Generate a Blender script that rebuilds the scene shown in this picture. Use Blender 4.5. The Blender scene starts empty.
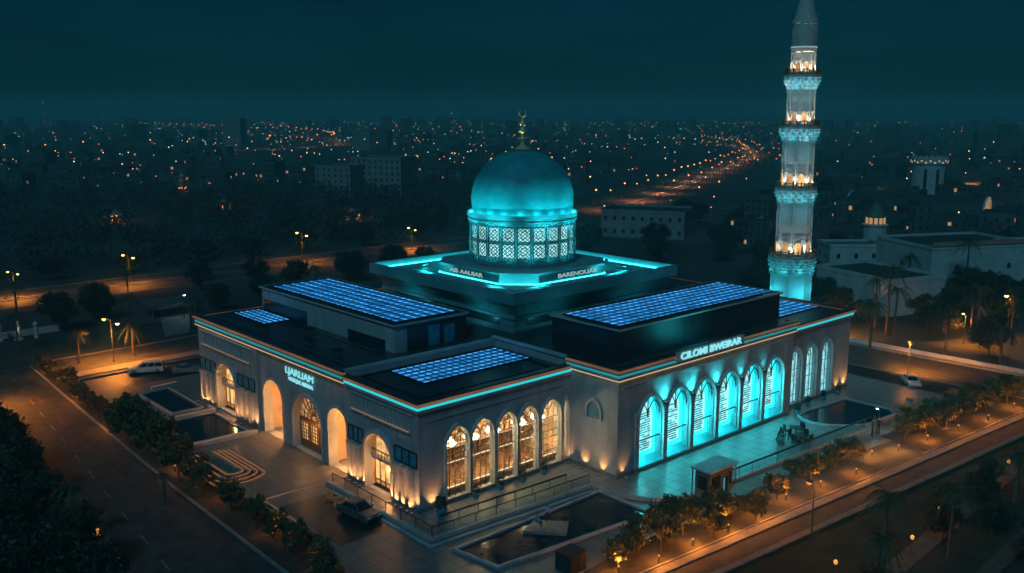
import bpy, bmesh, math, random
from mathutils import Vector, Matrix
rnd = random.Random(7)
SC = bpy.context.scene
COL = SC.collection
R = math.radians
PI = math.pi
ORG = {}

# ------------------------------------------------------------------ materials
def newmat(name):
    m = bpy.data.materials.new(name); m.use_nodes = True
    nt = m.node_tree
    return m, nt, nt.nodes['Principled BSDF']
def mix_noise(nt, c1, c2, scale, detail=4.0, coord='Object', lo=0.35, hi=0.65):
    tc = nt.nodes.new('ShaderNodeTexCoord')
    n = nt.nodes.new('ShaderNodeTexNoise'); n.inputs['Scale'].default_value = scale; n.inputs['Detail'].default_value = detail
    nt.links.new(tc.outputs[coord], n.inputs['Vector'])
    r = nt.nodes.new('ShaderNodeValToRGB')
    r.color_ramp.elements[0].position = lo; r.color_ramp.elements[1].position = hi
    r.color_ramp.elements[0].color = (*c1, 1); r.color_ramp.elements[1].color = (*c2, 1)
    nt.links.new(n.outputs['Fac'], r.inputs['Fac'])
    return r.outputs['Color'], n
def mat(name, c, rough=0.7, var=0.25, scale=0.8, metal=0.0, bump=0.0, spec=0.5):
    m, nt, b = newmat(name)
    c1 = tuple(x*(1-var) for x in c); c2 = tuple(min(1, x*(1+var)) for x in c)
    col, n = mix_noise(nt, c1, c2, scale)
    nt.links.new(col, b.inputs['Base Color'])
    b.inputs['Roughness'].default_value = rough; b.inputs['Metallic'].default_value = metal
    b.inputs['Specular IOR Level'].default_value = spec
    if bump:
        bp = nt.nodes.new('ShaderNodeBump'); bp.inputs['Strength'].default_value = bump
        nt.links.new(n.outputs['Fac'], bp.inputs['Height']); nt.links.new(bp.outputs['Normal'], b.inputs['Normal'])
    return m
def emit(name, c, s, var=0.0, scale=1.0):
    m, nt, b = newmat(name)
    b.inputs['Base Color'].default_value = (0.02, 0.02, 0.02, 1)
    b.inputs['Emission Color'].default_value = (*c, 1); b.inputs['Emission Strength'].default_value = s
    if var:
        tc = nt.nodes.new('ShaderNodeTexCoord')
        n = nt.nodes.new('ShaderNodeTexNoise'); n.inputs['Scale'].default_value = scale; n.inputs['Detail'].default_value = 3
        nt.links.new(tc.outputs['Object'], n.inputs['Vector'])
        mr = nt.nodes.new('ShaderNodeMapRange'); mr.inputs[1].default_value = 0.3; mr.inputs[2].default_value = 0.7
        mr.inputs[3].default_value = s*(1-var); mr.inputs[4].default_value = s*(1+var)
        nt.links.new(n.outputs['Fac'], mr.inputs[0]); nt.links.new(mr.outputs[0], b.inputs['Emission Strength'])
    return m
def tiles(name, c1, c2, cm, size, rough=0.35, rot=0.0, ratio=1.0, mortar=0.03, off=0.0):
    m, nt, b = newmat(name)
    tc = nt.nodes.new('ShaderNodeTexCoord')
    mp = nt.nodes.new('ShaderNodeMapping'); mp.inputs['Rotation'].default_value = (0, 0, rot)
    nt.links.new(tc.outputs['Object'], mp.inputs['Vector'])
    br = nt.nodes.new('ShaderNodeTexBrick'); br.offset = off
    br.inputs['Color1'].default_value = (*c1, 1); br.inputs['Color2'].default_value = (*c2, 1); br.inputs['Mortar'].default_value = (*cm, 1)
    br.inputs['Scale'].default_value = 1.0; br.inputs['Mortar Size'].default_value = mortar
    br.inputs['Brick Width'].default_value = size*ratio; br.inputs['Row Height'].default_value = size
    nt.links.new(mp.outputs['Vector'], br.inputs['Vector'])
    nz = nt.nodes.new('ShaderNodeTexNoise'); nz.inputs['Scale'].default_value = 0.35; nz.inputs['Detail'].default_value = 6
    nt.links.new(tc.outputs['Object'], nz.inputs['Vector'])
    mr = nt.nodes.new('ShaderNodeMapRange'); mr.inputs[1].default_value = 0.3; mr.inputs[2].default_value = 0.7
    mr.inputs[3].default_value = 0.82; mr.inputs[4].default_value = 1.1
    nt.links.new(nz.outputs['Fac'], mr.inputs[0])
    mx = nt.nodes.new('ShaderNodeMix'); mx.data_type = 'RGBA'; mx.blend_type = 'MULTIPLY'; mx.inputs[0].default_value = 1
    nt.links.new(br.outputs['Color'], mx.inputs[6]); nt.links.new(mr.outputs[0], mx.inputs[7])
    nt.links.new(mx.outputs[2], b.inputs['Base Color'])
    mr2 = nt.nodes.new('ShaderNodeMapRange'); mr2.inputs[1].default_value = 0.3; mr2.inputs[2].default_value = 0.7
    mr2.inputs[3].default_value = rough*0.9; mr2.inputs[4].default_value = min(1, rough*1.12)
    nt.links.new(nz.outputs['Fac'], mr2.inputs[0]); nt.links.new(mr2.outputs[0], b.inputs['Roughness'])
    return m
def glass(name, tint, fac=0.15):
    m, nt, b = newmat(name)
    out = nt.nodes['Material Output']
    t = nt.nodes.new('ShaderNodeBsdfTransparent'); t.inputs['Color'].default_value = (*tint, 1)
    g = nt.nodes.new('ShaderNodeBsdfGlossy'); g.inputs['Roughness'].default_value = 0.08
    mx = nt.nodes.new('ShaderNodeMixShader'); mx.inputs[0].default_value = fac
    nt.links.new(t.outputs[0], mx.inputs[1]); nt.links.new(g.outputs[0], mx.inputs[2]); nt.links.new(mx.outputs[0], out.inputs['Surface'])
    return m

WARM = (1.0, 0.41, 0.115); ORANGE = (1.0, 0.30, 0.035); CYAN = (0.03, 0.80, 0.88); WWHITE = (1.0, 0.78, 0.50)
M = {}
def ashlar(name, c, bw=2.6, rh=1.3):
    m, nt, b = newmat(name)
    tc = nt.nodes.new('ShaderNodeTexCoord'); sp_ = nt.nodes.new('ShaderNodeSeparateXYZ'); nt.links.new(tc.outputs['Object'], sp_.inputs[0])
    ad = nt.nodes.new('ShaderNodeMath'); ad.operation = 'ADD'; nt.links.new(sp_.outputs['X'], ad.inputs[0]); nt.links.new(sp_.outputs['Y'], ad.inputs[1])
    cb = nt.nodes.new('ShaderNodeCombineXYZ'); nt.links.new(ad.outputs[0], cb.inputs['X']); nt.links.new(sp_.outputs['Z'], cb.inputs['Y'])
    br = nt.nodes.new('ShaderNodeTexBrick'); br.inputs['Scale'].default_value = 1; br.inputs['Brick Width'].default_value = bw; br.inputs['Row Height'].default_value = rh; br.inputs['Mortar Size'].default_value = 0.022
    br.inputs['Color1'].default_value = (*[x*1.05 for x in c], 1); br.inputs['Color2'].default_value = (*[x*0.95 for x in c], 1); br.inputs['Mortar'].default_value = (*[x*0.78 for x in c], 1)
    nt.links.new(cb.outputs[0], br.inputs['Vector'])
    nz = nt.nodes.new('ShaderNodeTexNoise'); nz.inputs['Scale'].default_value = 0.25; nz.inputs['Detail'].default_value = 8
    mp = nt.nodes.new('ShaderNodeMapping'); mp.inputs['Scale'].default_value = (2.2, 2.2, 0.5); nt.links.new(tc.outputs['Object'], mp.inputs[0]); nt.links.new(mp.outputs[0], nz.inputs['Vector'])
    mr = nt.nodes.new('ShaderNodeMapRange'); mr.inputs[1].default_value = 0.3; mr.inputs[2].default_value = 0.7; mr.inputs[3].default_value = 0.72; mr.inputs[4].default_value = 1.1
    nt.links.new(nz.outputs['Fac'], mr.inputs[0])
    mx = nt.nodes.new('ShaderNodeMix'); mx.data_type = 'RGBA'; mx.blend_type = 'MULTIPLY'; mx.inputs[0].default_value = 1
    nt.links.new(br.outputs['Color'], mx.inputs[6]); nt.links.new(mr.outputs[0], mx.inputs[7]); nt.links.new(mx.outputs[2], b.inputs['Base Color'])
    b.inputs['Roughness'].default_value = 0.7
    return m
M['stone'] = ashlar('pale_stone', (0.36, 0.395, 0.425))
M['stone2'] = mat('carved_stone', (0.42, 0.42, 0.42), 0.65, 0.15, 1.5, bump=0.1)
M['plinthstone'] = mat('dark_base_stone', (0.16, 0.16, 0.17), 0.5, 0.25, 1.0)
M['tan'] = emit('tan_fascia_glow', (0.30, 0.145, 0.08), 0.55, 0.35, 0.15)  # emission stands in for warm light falling on the tan band
M['tealstone'] = mat('teal_grey_trim', (0.36, 0.46, 0.47), 0.5, 0.1, 0.5)
M['domestone'] = mat('teal_dome_stone', (0.10, 0.27, 0.30), 0.5, 0.12, 0.5)
M['niche_glow'] = mat('cyan_glow_reveal', (0.08, 0.44, 0.48), 0.4, 0.08, 0.6)  # cyan glow put into the colour of the niche reveals and sills
M['roof'] = mat('dark_roof_membrane', (0.028, 0.034, 0.042), 0.30, 0.35, 0.25, spec=0.6)
M['darkglass'] = mat('dark_cladding', (0.02, 0.028, 0.036), 0.38, 0.3, 0.6, spec=0.7)
M['bluewin'] = mat('blue_glazing', (0.03, 0.24, 0.36), 0.3, 0.3, 0.8, spec=0.6)
M['frame'] = mat('dark_metal_frame', (0.03, 0.035, 0.04), 0.4, 0.2, 2.0, metal=0.6)
M['bronze'] = mat('bronze_frame', (0.24, 0.14, 0.07), 0.4, 0.2, 2.0, metal=0.5)
M['gold'] = mat('gilded_metal', (0.75, 0.56, 0.28), 0.45, 0.15, 2.0, metal=0.25)
M['dome'] = mat('teal_dome_tile', (0.025, 0.30, 0.34), 0.55, 0.14, 0.5, spec=0.2)
M['warmwall'] = mat('warm_interior_plaster', (0.45, 0.34, 0.24), 0.8, 0.2, 0.5)
M['wood'] = mat('interior_wood', (0.36, 0.19, 0.09), 0.6, 0.4, 2.0)
M['led_cyan'] = emit('cyan_light_strip', CYAN, 0.85)
M['led_cyan_dim'] = emit('soft_cyan_light_strip', (0.03, 0.65, 0.75), 0.42)
M['led_cyan_hot'] = emit('bright_cyan_light_strip', CYAN, 9.0)
M['led_dome'] = emit('dome_flood_strip', CYAN, 11.0)
M['led_warm'] = emit('warm_light_strip', (1.0, 0.66, 0.36), 0.75)
M['led_step'] = emit('orange_step_light', (1.0, 0.36, 0.10), 0.28)
M['hall_led'] = emit('hall_light_strip', (1.0, 0.80, 0.55), 2.5)
M['led_warm_dim'] = emit('dim_warm_light_strip', (1.0, 0.5, 0.25), 0.30)
M['uplens'] = emit('uplight_lens', WARM, 0.7)
M['lamp_orange'] = emit('sodium_lamp_glass', (1.0, 0.50, 0.10), 14.0)
M['lamp_orange_soft'] = emit('sodium_lantern_glass', (1.0, 0.42, 0.08), 0.9)
M['lamp_white'] = emit('cool_lamp_glass', (0.7, 1.0, 1.0), 4.0)
M['bulb'] = emit('chandelier_bulb', (1.0, 0.80, 0.52), 16.0)
M['warmpane'] = emit('lit_warm_pane', (1.0, 0.56, 0.20), 1.05, 0.55, 0.7)
M['warmpane_dim'] = emit('dim_lit_warm_pane', (1.0, 0.48, 0.18), 0.5, 0.6, 0.9)
M['cyanpane'] = emit('lit_cyan_pane', (0.03, 0.90, 1.0), 1.35, 0.15, 0.5)
M['cyancore'] = emit('lit_white_cyan_pane', (0.36, 0.96, 1.0), 1.1, 0.35, 0.9)
M['palecyan'] = emit('pale_lit_pane', (0.33, 0.85, 0.92), 0.85, 0.45, 0.8)
M['letters'] = emit('lit_cyan_letters', (0.30, 0.90, 0.98), 0.95)
M['letters_dim'] = emit('lit_white_letters', (0.50, 0.80, 0.82), 0.55)
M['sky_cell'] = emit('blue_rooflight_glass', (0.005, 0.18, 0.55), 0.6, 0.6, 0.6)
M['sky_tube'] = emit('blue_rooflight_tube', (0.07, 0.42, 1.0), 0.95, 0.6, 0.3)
M['lattice_glow'] = emit('lattice_backlight', (0.45, 0.95, 0.95), 1.1, 0.3, 0.4)
M['lattice'] = mat('lattice_stone', (0.02, 0.13, 0.15), 0.6, 0.1, 2.0)
M['clear'] = glass('clear_glass', (0.80, 0.88, 0.88), 0.12)
M['railglass'] = glass('balustrade_glass', (0.88, 0.94, 0.95), 0.06)
M['paving'] = tiles('plaza_paving', (0.18, 0.172, 0.165), (0.155, 0.15, 0.145), (0.06, 0.06, 0.06), 2.4, 0.45, mortar=0.06)
M['terrace'] = tiles('terrace_tile', (0.25, 0.245, 0.24), (0.22, 0.215, 0.21), (0.06, 0.06, 0.06), 2.2, 0.36, mortar=0.06)
M['asphalt'] = mat('asphalt', (0.045, 0.043, 0.043), 0.75, 0.4, 0.5, bump=0.15)
M['bay'] = mat('dark_bay_surface', (0.018, 0.020, 0.026), 0.35, 0.3, 0.5)
M['kerb'] = mat('kerb_stone', (0.20, 0.185, 0.17), 0.7, 0.2, 1.5)
M['pavement'] = tiles('pavement_slab', (0.20, 0.18, 0.165), (0.16, 0.15, 0.14), (0.08, 0.075, 0.07), 1.2, 0.7)
M['darkpath'] = mat('dark_path', (0.07, 0.065, 0.06), 0.8, 0.3, 0.8)
M['soil'] = mat('planting_soil', (0.032, 0.026, 0.020), 0.95, 0.45, 0.9, bump=0.3)
M['paint'] = mat('road_paint', (0.20, 0.17, 0.13), 0.7, 0.5, 1.5)
M['trail_red'] = mat('red_trail_dash', (0.16, 0.045, 0.04), 0.7, 0.5, 1.5)
M['ground'] = mat('dark_ground', (0.035, 0.040, 0.036), 0.95, 0.5, 0.02)
M['lawn'] = mat('lawn', (0.012, 0.022, 0.012), 0.95, 0.5, 0.25, bump=0.3)
M['water'] = mat('pool_water', (0.006, 0.022, 0.036), 0.14, 0.3, 0.3, bump=0.03, spec=0.12)
M['bluerim'] = mat('blue_pool_tile', (0.03, 0.085, 0.15), 0.35, 0.2, 1.5)
M['steel'] = mat('steel', (0.30, 0.30, 0.30), 0.35, 0.15, 3.0, metal=0.8)
M['post'] = mat('painted_lamp_post', (0.06, 0.06, 0.06), 0.5, 0.2, 3.0)
M['bark'] = mat('bark', (0.09, 0.06, 0.04), 0.9, 0.4, 3.0, bump=0.4)
M['leaf'] = mat('leaf_green', (0.075, 0.080, 0.028), 0.55, 0.5, 1.2)
M['leaf2'] = mat('leaf_olive', (0.11, 0.09, 0.03), 0.6, 0.5, 1.2)
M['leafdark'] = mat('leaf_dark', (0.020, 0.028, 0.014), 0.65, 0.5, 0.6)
M['palm'] = mat('palm_frond', (0.045, 0.060, 0.022), 0.6, 0.4, 1.5)
M['carwhite'] = mat('white_car_paint', (0.62, 0.60, 0.57), 0.25, 0.06, 0.8, spec=0.7)
M['cargrey'] = mat('grey_car_paint', (0.22, 0.23, 0.25), 0.25, 0.08, 0.8, spec=0.7)
M['cardull'] = mat('dull_grey_car_paint', (0.09, 0.092, 0.10), 0.35, 0.08, 0.8, spec=0.5)
M['cardark'] = mat('dark_car_paint', (0.03, 0.035, 0.05), 0.22, 0.1, 0.8, spec=0.7)
M['carglass'] = mat('car_window', (0.012, 0.016, 0.02), 0.06, 0.1, 1.0, spec=0.9)
M['rubber'] = mat('tyre_rubber', (0.02, 0.02, 0.02), 0.85, 0.2, 4.0)
M['headlamp'] = mat('headlamp_lens', (0.6, 0.6, 0.6), 0.15, 0.05, 3.0)
M['taillamp'] = mat('tail_lamp_lens', (0.35, 0.02, 0.02), 0.2, 0.05, 3.0)
M['citywall'] = mat('city_wall', (0.085, 0.085, 0.085), 0.8, 0.3, 0.15)
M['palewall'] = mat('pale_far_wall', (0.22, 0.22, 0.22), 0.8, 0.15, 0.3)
M['whitewall'] = mat('whitewashed_wall', (0.45, 0.46, 0.46), 0.8, 0.12, 0.3)
M['pinkwall'] = mat('terracotta_parapet', (0.36, 0.20, 0.15), 0.8, 0.15, 0.4)
M['greenroof'] = mat('green_roof_sheet', (0.05, 0.13, 0.11), 0.5, 0.2, 0.4)
M['darkroof'] = mat('slate_roof', (0.035, 0.04, 0.045), 0.7, 0.3, 0.4)
M['citylit'] = emit('lit_city_window', (1.0, 0.55, 0.25), 0.5)
M['darkwin'] = mat('unlit_window', (0.015, 0.02, 0.025), 0.15, 0.2, 1.0)
M['towercap'] = emit('tower_crown_lights', (1.0, 0.9, 0.6), 0.55)
M['city_warm'] = emit('city_lamp_warm', (1.0, 0.33, 0.10), 5.0)
M['city_cool'] = emit('city_lamp_cool', (0.45, 1.0, 1.0), 2.2)
M['city_pale'] = emit('city_lamp_pale', (1.0, 0.55, 0.25), 3.0)
M['redlamp'] = emit('red_lamp', (1.0, 0.16, 0.06), 3.0)
M['louvre'] = mat('teal_louvre', (0.02, 0.13, 0.16))
M['skybar'] = mat('blue_black_bar', (0.02, 0.06, 0.16))
M['cloth_white'] = mat('white_cloth', (0.55, 0.55, 0.55), 0.9, 0.1, 3.0)

# ------------------------------------------------------------------ builders
def FL(X):   # a wall plane at x = X that faces -x : u = -y, v = z, w = outward
    return lambda u, v, w=0.0: (X - w, -u, v)
def FR(Y):   # a wall plane at y = Y that faces -y : u = x, v = z, w = outward
    return lambda u, v, w=0.0: (u, Y - w, v)
class MB:
    def __init__(s): s.v = []; s.f = []; s.m = []; s.cur = 0
    def add(s, vs, fs):
        b = len(s.v); s.v += [tuple(p) for p in vs]
        for f in fs: s.f.append(tuple(i+b for i in f)); s.m.append(s.cur)
        return s
    def slot(s, i): s.cur = i; return s
    def box(s, x0, x1, y0, y1, z0, z1, xf=None):
        vs = [(x, y, z) for z in (z0, z1) for y in (y0, y1) for x in (x0, x1)]
        if xf: vs = [xf(p[0], p[2], p[1]) for p in vs]   # local u, w(depth), v
        return s.add(vs, [(0,2,3,1),(4,5,7,6),(0,1,5,4),(2,6,7,3),(0,4,6,2),(1,3,7,5)])
    def prism(s, poly, z0, z1, xf=None):
        n = len(poly)
        vs = [(x, y, z0) for x, y in poly] + [(x, y, z1) for x, y in poly]
        if xf: vs = [xf(*p) for p in vs]
        return s.add(vs, [tuple(range(n-1, -1, -1)), tuple(range(n, 2*n))] + [(i, (i+1) % n, n+(i+1) % n, n+i) for i in range(n)])
    def sheet(s, poly, z):
        return s.add([(x, y, z) for x, y in poly], [tuple(range(len(poly)))])
    def lathe(s, prof, n=32, c=(0, 0), rot=0.0, cap=True, sx=1.0):
        vs = []
        for r, z in prof:
            for k in range(n):
                a = rot + 2*PI*k/n
                vs.append((c[0]+r*math.cos(a)*sx, c[1]+r*math.sin(a), z))
        fs = []
        for i in range(len(prof)-1):
            for k in range(n):
                fs.append((i*n+k, i*n+(k+1) % n, (i+1)*n+(k+1) % n, (i+1)*n+k))
        if cap:
            fs.append(tuple(range(n-1, -1, -1))); L = (len(prof)-1)*n
            fs.append(tuple(range(L, L+n)))
        return s.add(vs, fs)
    def tube(s, pts, r, n=6, r1=None, cap=True):
        pts = [Vector(p) for p in pts]; vs = []; m = len(pts)
        for i, p in enumerate(pts):
            t = (pts[min(i+1, m-1)] - pts[max(i-1, 0)]).normalized()
            a = t.orthogonal().normalized() if abs(t.z) > 0.95 else t.cross(Vector((0, 0, 1))).normalized()
            b = t.cross(a)
            rr = r if r1 is None else r + (r1-r)*i/(m-1)
            for k in range(n):
                q = 2*PI*k/n
                vs.append(p + a*math.cos(q)*rr + b*math.sin(q)*rr)
        fs = [(i*n+k, i*n+(k+1) % n, (i+1)*n+(k+1) % n, (i+1)*n+k) for i in range(m-1) for k in range(n)]
        if cap: fs += [tuple(range(n-1, -1, -1)), tuple(range((m-1)*n, m*n))]
        return s.add(vs, fs)
    def strip(s, path, prof, closed=False):
        """sweep a closed (outward offset, z) profile along an xy path; outward = right of travel"""
        P = [Vector(p) for p in path]; n = len(P); k = len(prof); vs = []
        for i in range(n):
            if closed or 0 < i < n-1:
                d0 = (P[i]-P[i-1]).normalized(); d1 = (P[(i+1) % n]-P[i]).normalized()
            else:
                d0 = d1 = (P[1]-P[0]).normalized() if i == 0 else (P[-1]-P[-2]).normalized()
            n0 = Vector((d0.y, -d0.x)); n1 = Vector((d1.y, -d1.x))
            b = (n0+n1); b = b / max(0.2, b.dot(n0)) if b.length > 1e-6 else n0
            for o, z in prof: vs.append((P[i].x+b.x*o, P[i].y+b.y*o, z))
        fs = []
        for i in range(n if closed else n-1):
            j = (i+1) % n
            for q in range(k):
                fs.append((i*k+q, j*k+q, j*k+(q+1) % k, i*k+(q+1) % k))
        if not closed: fs += [tuple(range(k-1, -1, -1)), tuple(range((n-1)*k, n*k))]
        return s.add(vs, fs)
    def build(s, name, m, parent=None, org=None, smooth=False):
        me = bpy.data.meshes.new(name)
        o = bpy.data.objects.new(name, me); COL.objects.link(o)
        base = ORG[parent.name] if parent else Vector(org or (0, 0, 0))
        ORG[o.name] = base
        me.from_pydata([(p[0]-base[0], p[1]-base[1], p[2]-base[2]) for p in s.v], [], s.f)
        ms = m if isinstance(m, (list, tuple)) else [m]
        for q in ms: me.materials.append(q)
        if len(ms) > 1: me.polygons.foreach_set('material_index', s.m)
        bm = bmesh.new(); bm.from_mesh(me); bmesh.ops.recalc_face_normals(bm, faces=bm.faces); bm.to_mesh(me); bm.free()
        if smooth:
            me.polygons.foreach_set('use_smooth', [True]*len(me.polygons))
            try: me.set_sharp_from_angle(angle=R(40))
            except Exception: pass
        me.update()
        if parent: o.parent = parent
        else: o.location = base
        return o
def rb(z0, z1, o0, o1): return [(o0, z0), (o1, z0), (o1, z1), (o0, z1)]
def tag(o, label, cat, group=None, kind=None):
    o['label'] = label; o['category'] = cat
    if group: o['group'] = group
    if kind: o['kind'] = kind
    return o
def struct(o, kind='structure'): o['kind'] = kind; return o
def thing(name, loc, label, cat, group=None, rz=0.0):
    o = bpy.data.objects.new(name, None); COL.objects.link(o)
    o.empty_display_size = 0.2; o.location = loc; o.rotation_euler = (0, 0, rz)
    ORG[o.name] = Vector(loc)
    return tag(o, label, cat, group)
def proto(name, cat):          # a thing modelled round the origin, then moved / copied
    return thing(name, (0, 0, 0), '', cat)
def copy_tree(o, parent=None):
    c = o.copy(); COL.objects.link(c)
    if parent: c.parent = parent
    for ch in list(o.children): copy_tree(ch, c)
    return c
def place(p, used, loc, label, group=None, rz=0.0, s=1.0):
    o = p if p.name not in used else copy_tree(p)
    used.add(p.name)
    o.location = loc; o.rotation_euler = (0, 0, rz); o.scale = (s, s, s) if not isinstance(s, tuple) else s
    o['label'] = label
    if group: o['group'] = group
    return o
def light(kind, loc, energy, color, parent=None, size=0.15, rot=None, spot=None, blend=0.6, local=False):
    l = bpy.data.lights.new('lamp_light', kind); l.energy = energy; l.color = color
    if kind == 'AREA': l.size = size
    else: l.shadow_soft_size = size
    if spot: l.spot_size = R(spot); l.spot_blend = blend
    o = bpy.data.objects.new('lamp_light', l); COL.objects.link(o)
    b = Vector((0, 0, 0)) if (parent is None or local) else ORG[parent.name]
    if parent: o.parent = parent
    o.location = Vector(loc) - b
    if rot is not None: o.rotation_euler = Vector(rot).to_track_quat('-Z', 'Y').to_euler()
    return o

# ---- filled 2-D outlines with holes -> real thickness
def filled(outer, holes, t):
    cu = bpy.data.curves.new('outline', 'CURVE'); cu.dimensions = '2D'; cu.fill_mode = 'BOTH'; cu.extrude = t/2
    for loop in [outer] + list(holes):
        sp = cu.splines.new('POLY'); sp.points.add(len(loop)-1); sp.use_cyclic_u = True
        for p, q in zip(sp.points, loop): p.co = (q[0], q[1], 0, 1)
    o = bpy.data.objects.new('outline', cu); COL.objects.link(o)
    dg = bpy.context.evaluated_depsgraph_get(); dg.update()
    me = bpy.data.meshes.new_from_object(o.evaluated_get(dg))
    vs = [tuple(v.co) for v in me.vertices]; fs = [tuple(p.vertices) for p in me.polygons]
    bpy.data.objects.remove(o); bpy.data.curves.remove(cu); bpy.data.meshes.remove(me)
    return vs, fs
def add_filled(mb, xf, outer, holes, t, w=0.0):
    vs, fs = filled(outer, holes, t)
    mb.add([xf(a, b, c+w) for a, b, c in vs], fs)
    return mb
def text_mesh(s, h, bold=0.02, depth=0.1, space=1.0):
    cu = bpy.data.curves.new('text', 'FONT'); cu.body = s; cu.size = h/0.7; cu.extrude = depth/2; cu.offset = bold
    cu.space_character = space; cu.align_x = 'CENTER'
    o = bpy.data.objects.new('text', cu); COL.objects.link(o)
    dg = bpy.context.evaluated_depsgraph_get(); dg.update()
    me = bpy.data.meshes.new_from_object(o.evaluated_get(dg))
    vs = [tuple(v.co) for v in me.vertices]; fs = [tuple(p.vertices) for p in me.polygons]
    bpy.data.objects.remove(o); bpy.data.curves.remove(cu); bpy.data.meshes.remove(me)
    return vs, fs
def add_text(mb, xf, s, cu_, v0, h, width, w, bold=0.02, depth=0.12):
    vs, fs = text_mesh(s, h, bold, depth)
    xs = [p[0] for p in vs]; k = width/(max(xs)-min(xs)); mid = (max(xs)+min(xs))/2
    mb.add([xf(cu_+(a-mid)*k, v0+b, w+c) for a, b, c in vs], fs)
    return mb
def arch(cx, hw, z0, spring, top, n=9):
    """bottom-left, up, over a pointed (or round) head, down to bottom-right"""
    H = top-spring; pts = [(cx-hw, z0)]
    if H > hw*1.02:
        k = (H*H-hw*hw)/(2*hw); Rr = hw+k; a1 = math.acos(k/Rr)
        L = [(cx+k-Rr*math.cos(a1*i/n), spring+Rr*math.sin(a1*i/n)) for i in range(n+1)]
    else:
        L = [(cx-hw*math.cos(PI/2*i/n), spring+H*math.sin(PI/2*i/n)) for i in range(n+1)]
    pts += L + [(2*cx-a, b) for a, b in reversed(L[:-1])] + [(cx+hw, z0)]
    return pts
def arch_h(u, cx, hw, spring, top):
    d = min(abs(u-cx), hw*0.999); H = top-spring
    if H > hw*1.02:
        k = (H*H-hw*hw)/(2*hw); Rr = hw+k
        return spring + math.sqrt(max(0, Rr*Rr-(d+k)**2))
    return spring + H*math.sqrt(max(0, 1-(d/hw)**2))
def rect(a, b, c, d): return [(a, c), (b, c), (b, d), (a, d)]
def surround(mb, xf, cx, hw, z0, spring, top, band, depth, w):
    out = arch(cx, hw+band, z0, spring, top+band*1.25); hole = arch(cx, hw, z0-0.01, spring, top)
    loop = out + list(reversed(hole[0:1] + hole[1:-1] + hole[-1:]))
    loop = out + [(p[0], max(p[1], z0)) for p in reversed(hole)]
    return add_filled(mb, xf, loop, [], depth, w)

# ------------------------------------------------------------------ ground and setting
GR = MB(); GR.sheet([(12000*math.cos(2*PI*k/48), 12000*math.sin(2*PI*k/48)) for k in range(48)], -0.02)
struct(GR.build('ground', M['ground']))
def sheet_s(name, poly, z, m): return struct(MB().sheet(poly, z).build(name, m))
def slab_s(name, poly, z0, z1, m): return struct(MB().prism(poly, z0, z1).build(name, m))
def kerb_s(path, w=0.35, h=0.14, m=None, name='kerb', closed=False, z0=0.0):
    return struct(MB().strip(path, rb(z0, z0+h, -w/2, w/2), closed).build(name, m or M['kerb']))
# plaza round the building
sheet_s('plaza', [(-19.2, -16), (-4, -30), (40, -24), (104, -31), (104, 93), (-12.5, 93), (-18.4, 45)], 0.0, M['paving'])
# raised terraces
T1 = [(-3.2, 17), (-3.2, -6.6), (23.6, -8.2), (27.4, -8.2), (27.4, 0), (0, 0), (0, 17)]
slab_s('terrace', T1, 0.002, 0.35, M['terrace'])
curve = [(23.7, -8.2), (23.5, -10.8), (24.2, -13.8), (26.2, -17.2), (28.8, -19.1), (31.5, -19.9), (34, -20.3)]
T2 = curve + [(77, -22.6), (102, -22.9), (102, 30), (93.5, 30), (93.5, -8.3), (27.4, -8.3)]
slab_s('terrace', T2, 0.002, 0.346, M['terrace'])
kerb_s([(-3.4, 17), (-3.4, -6.85), (23.4, -8.5)], 0.4, 0.5, M['stone'])
kerb_s([(-4.3, 14.5), (-4.3, -8.0), (23.0, -9.6)], 0.5, 0.16, M['stone'])
kerb_s([(p[0]-0.22, p[1]-0.05) for p in curve], 0.4, 0.55, M['stone'])
# left boulevard
sheet_s('road', [(-36, -60), (-20.9, -60), (-20.6, 0), (-20.2, 30), (-19.6, 46), (-16.9, 112), (-31, 112), (-35, 40)], 0.004, M['asphalt'])
kerb_s([(-20.7, -60), (-20.4, 0), (-20.0, 30), (-19.4, 46), (-16.7, 111)], 0.45, 0.16)
kerb_s([(-36.2, -60), (-35.2, 40), (-31.2, 111)], 0.45, 0.16)
slab_s('planting_strip', [(-20.1, -30), (-19.8, 30), (-19.1, 46), (-16.4, 110), (-13.6, 110), (-16.6, 46), (-14.4, 30), (-13.6, 8), (-13.3, 3), (-15.2, -6.5), (-18, -12)], 0.004, 0.10, M['soil'])
kerb_s([(-18, -12), (-15.2, -6.5), (-13.2, -1), (-13.2, 3.5), (-13.7, 8), (-14.4, 30), (-16.6, 46), (-13.6, 110)], 0.35, 0.42, M['kerb'])
for k in range(15):
    y = 104-8.5*k; xx = -22.8-(92-y)*0.085
    b = MB().sheet([(xx-0.12, y), (xx+0.12, y), (xx+0.12-0.26, y-3.2), (xx-0.12-0.26, y-3.2)], 0.009)
    o = struct(b.build('lane_marking', M['paint']))
for k in range(6):
    y = 88-15*k; xx = -21.6-(92-y)*0.05
    struct(MB().sheet([(xx-0.14, y), (xx+0.14, y), (xx-0.1, y-5), (xx-0.38, y-5)], 0.009).build('lane_marking', M['trail_red']))  # red dashes along the line of tail-light trails, light painted as colour
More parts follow.
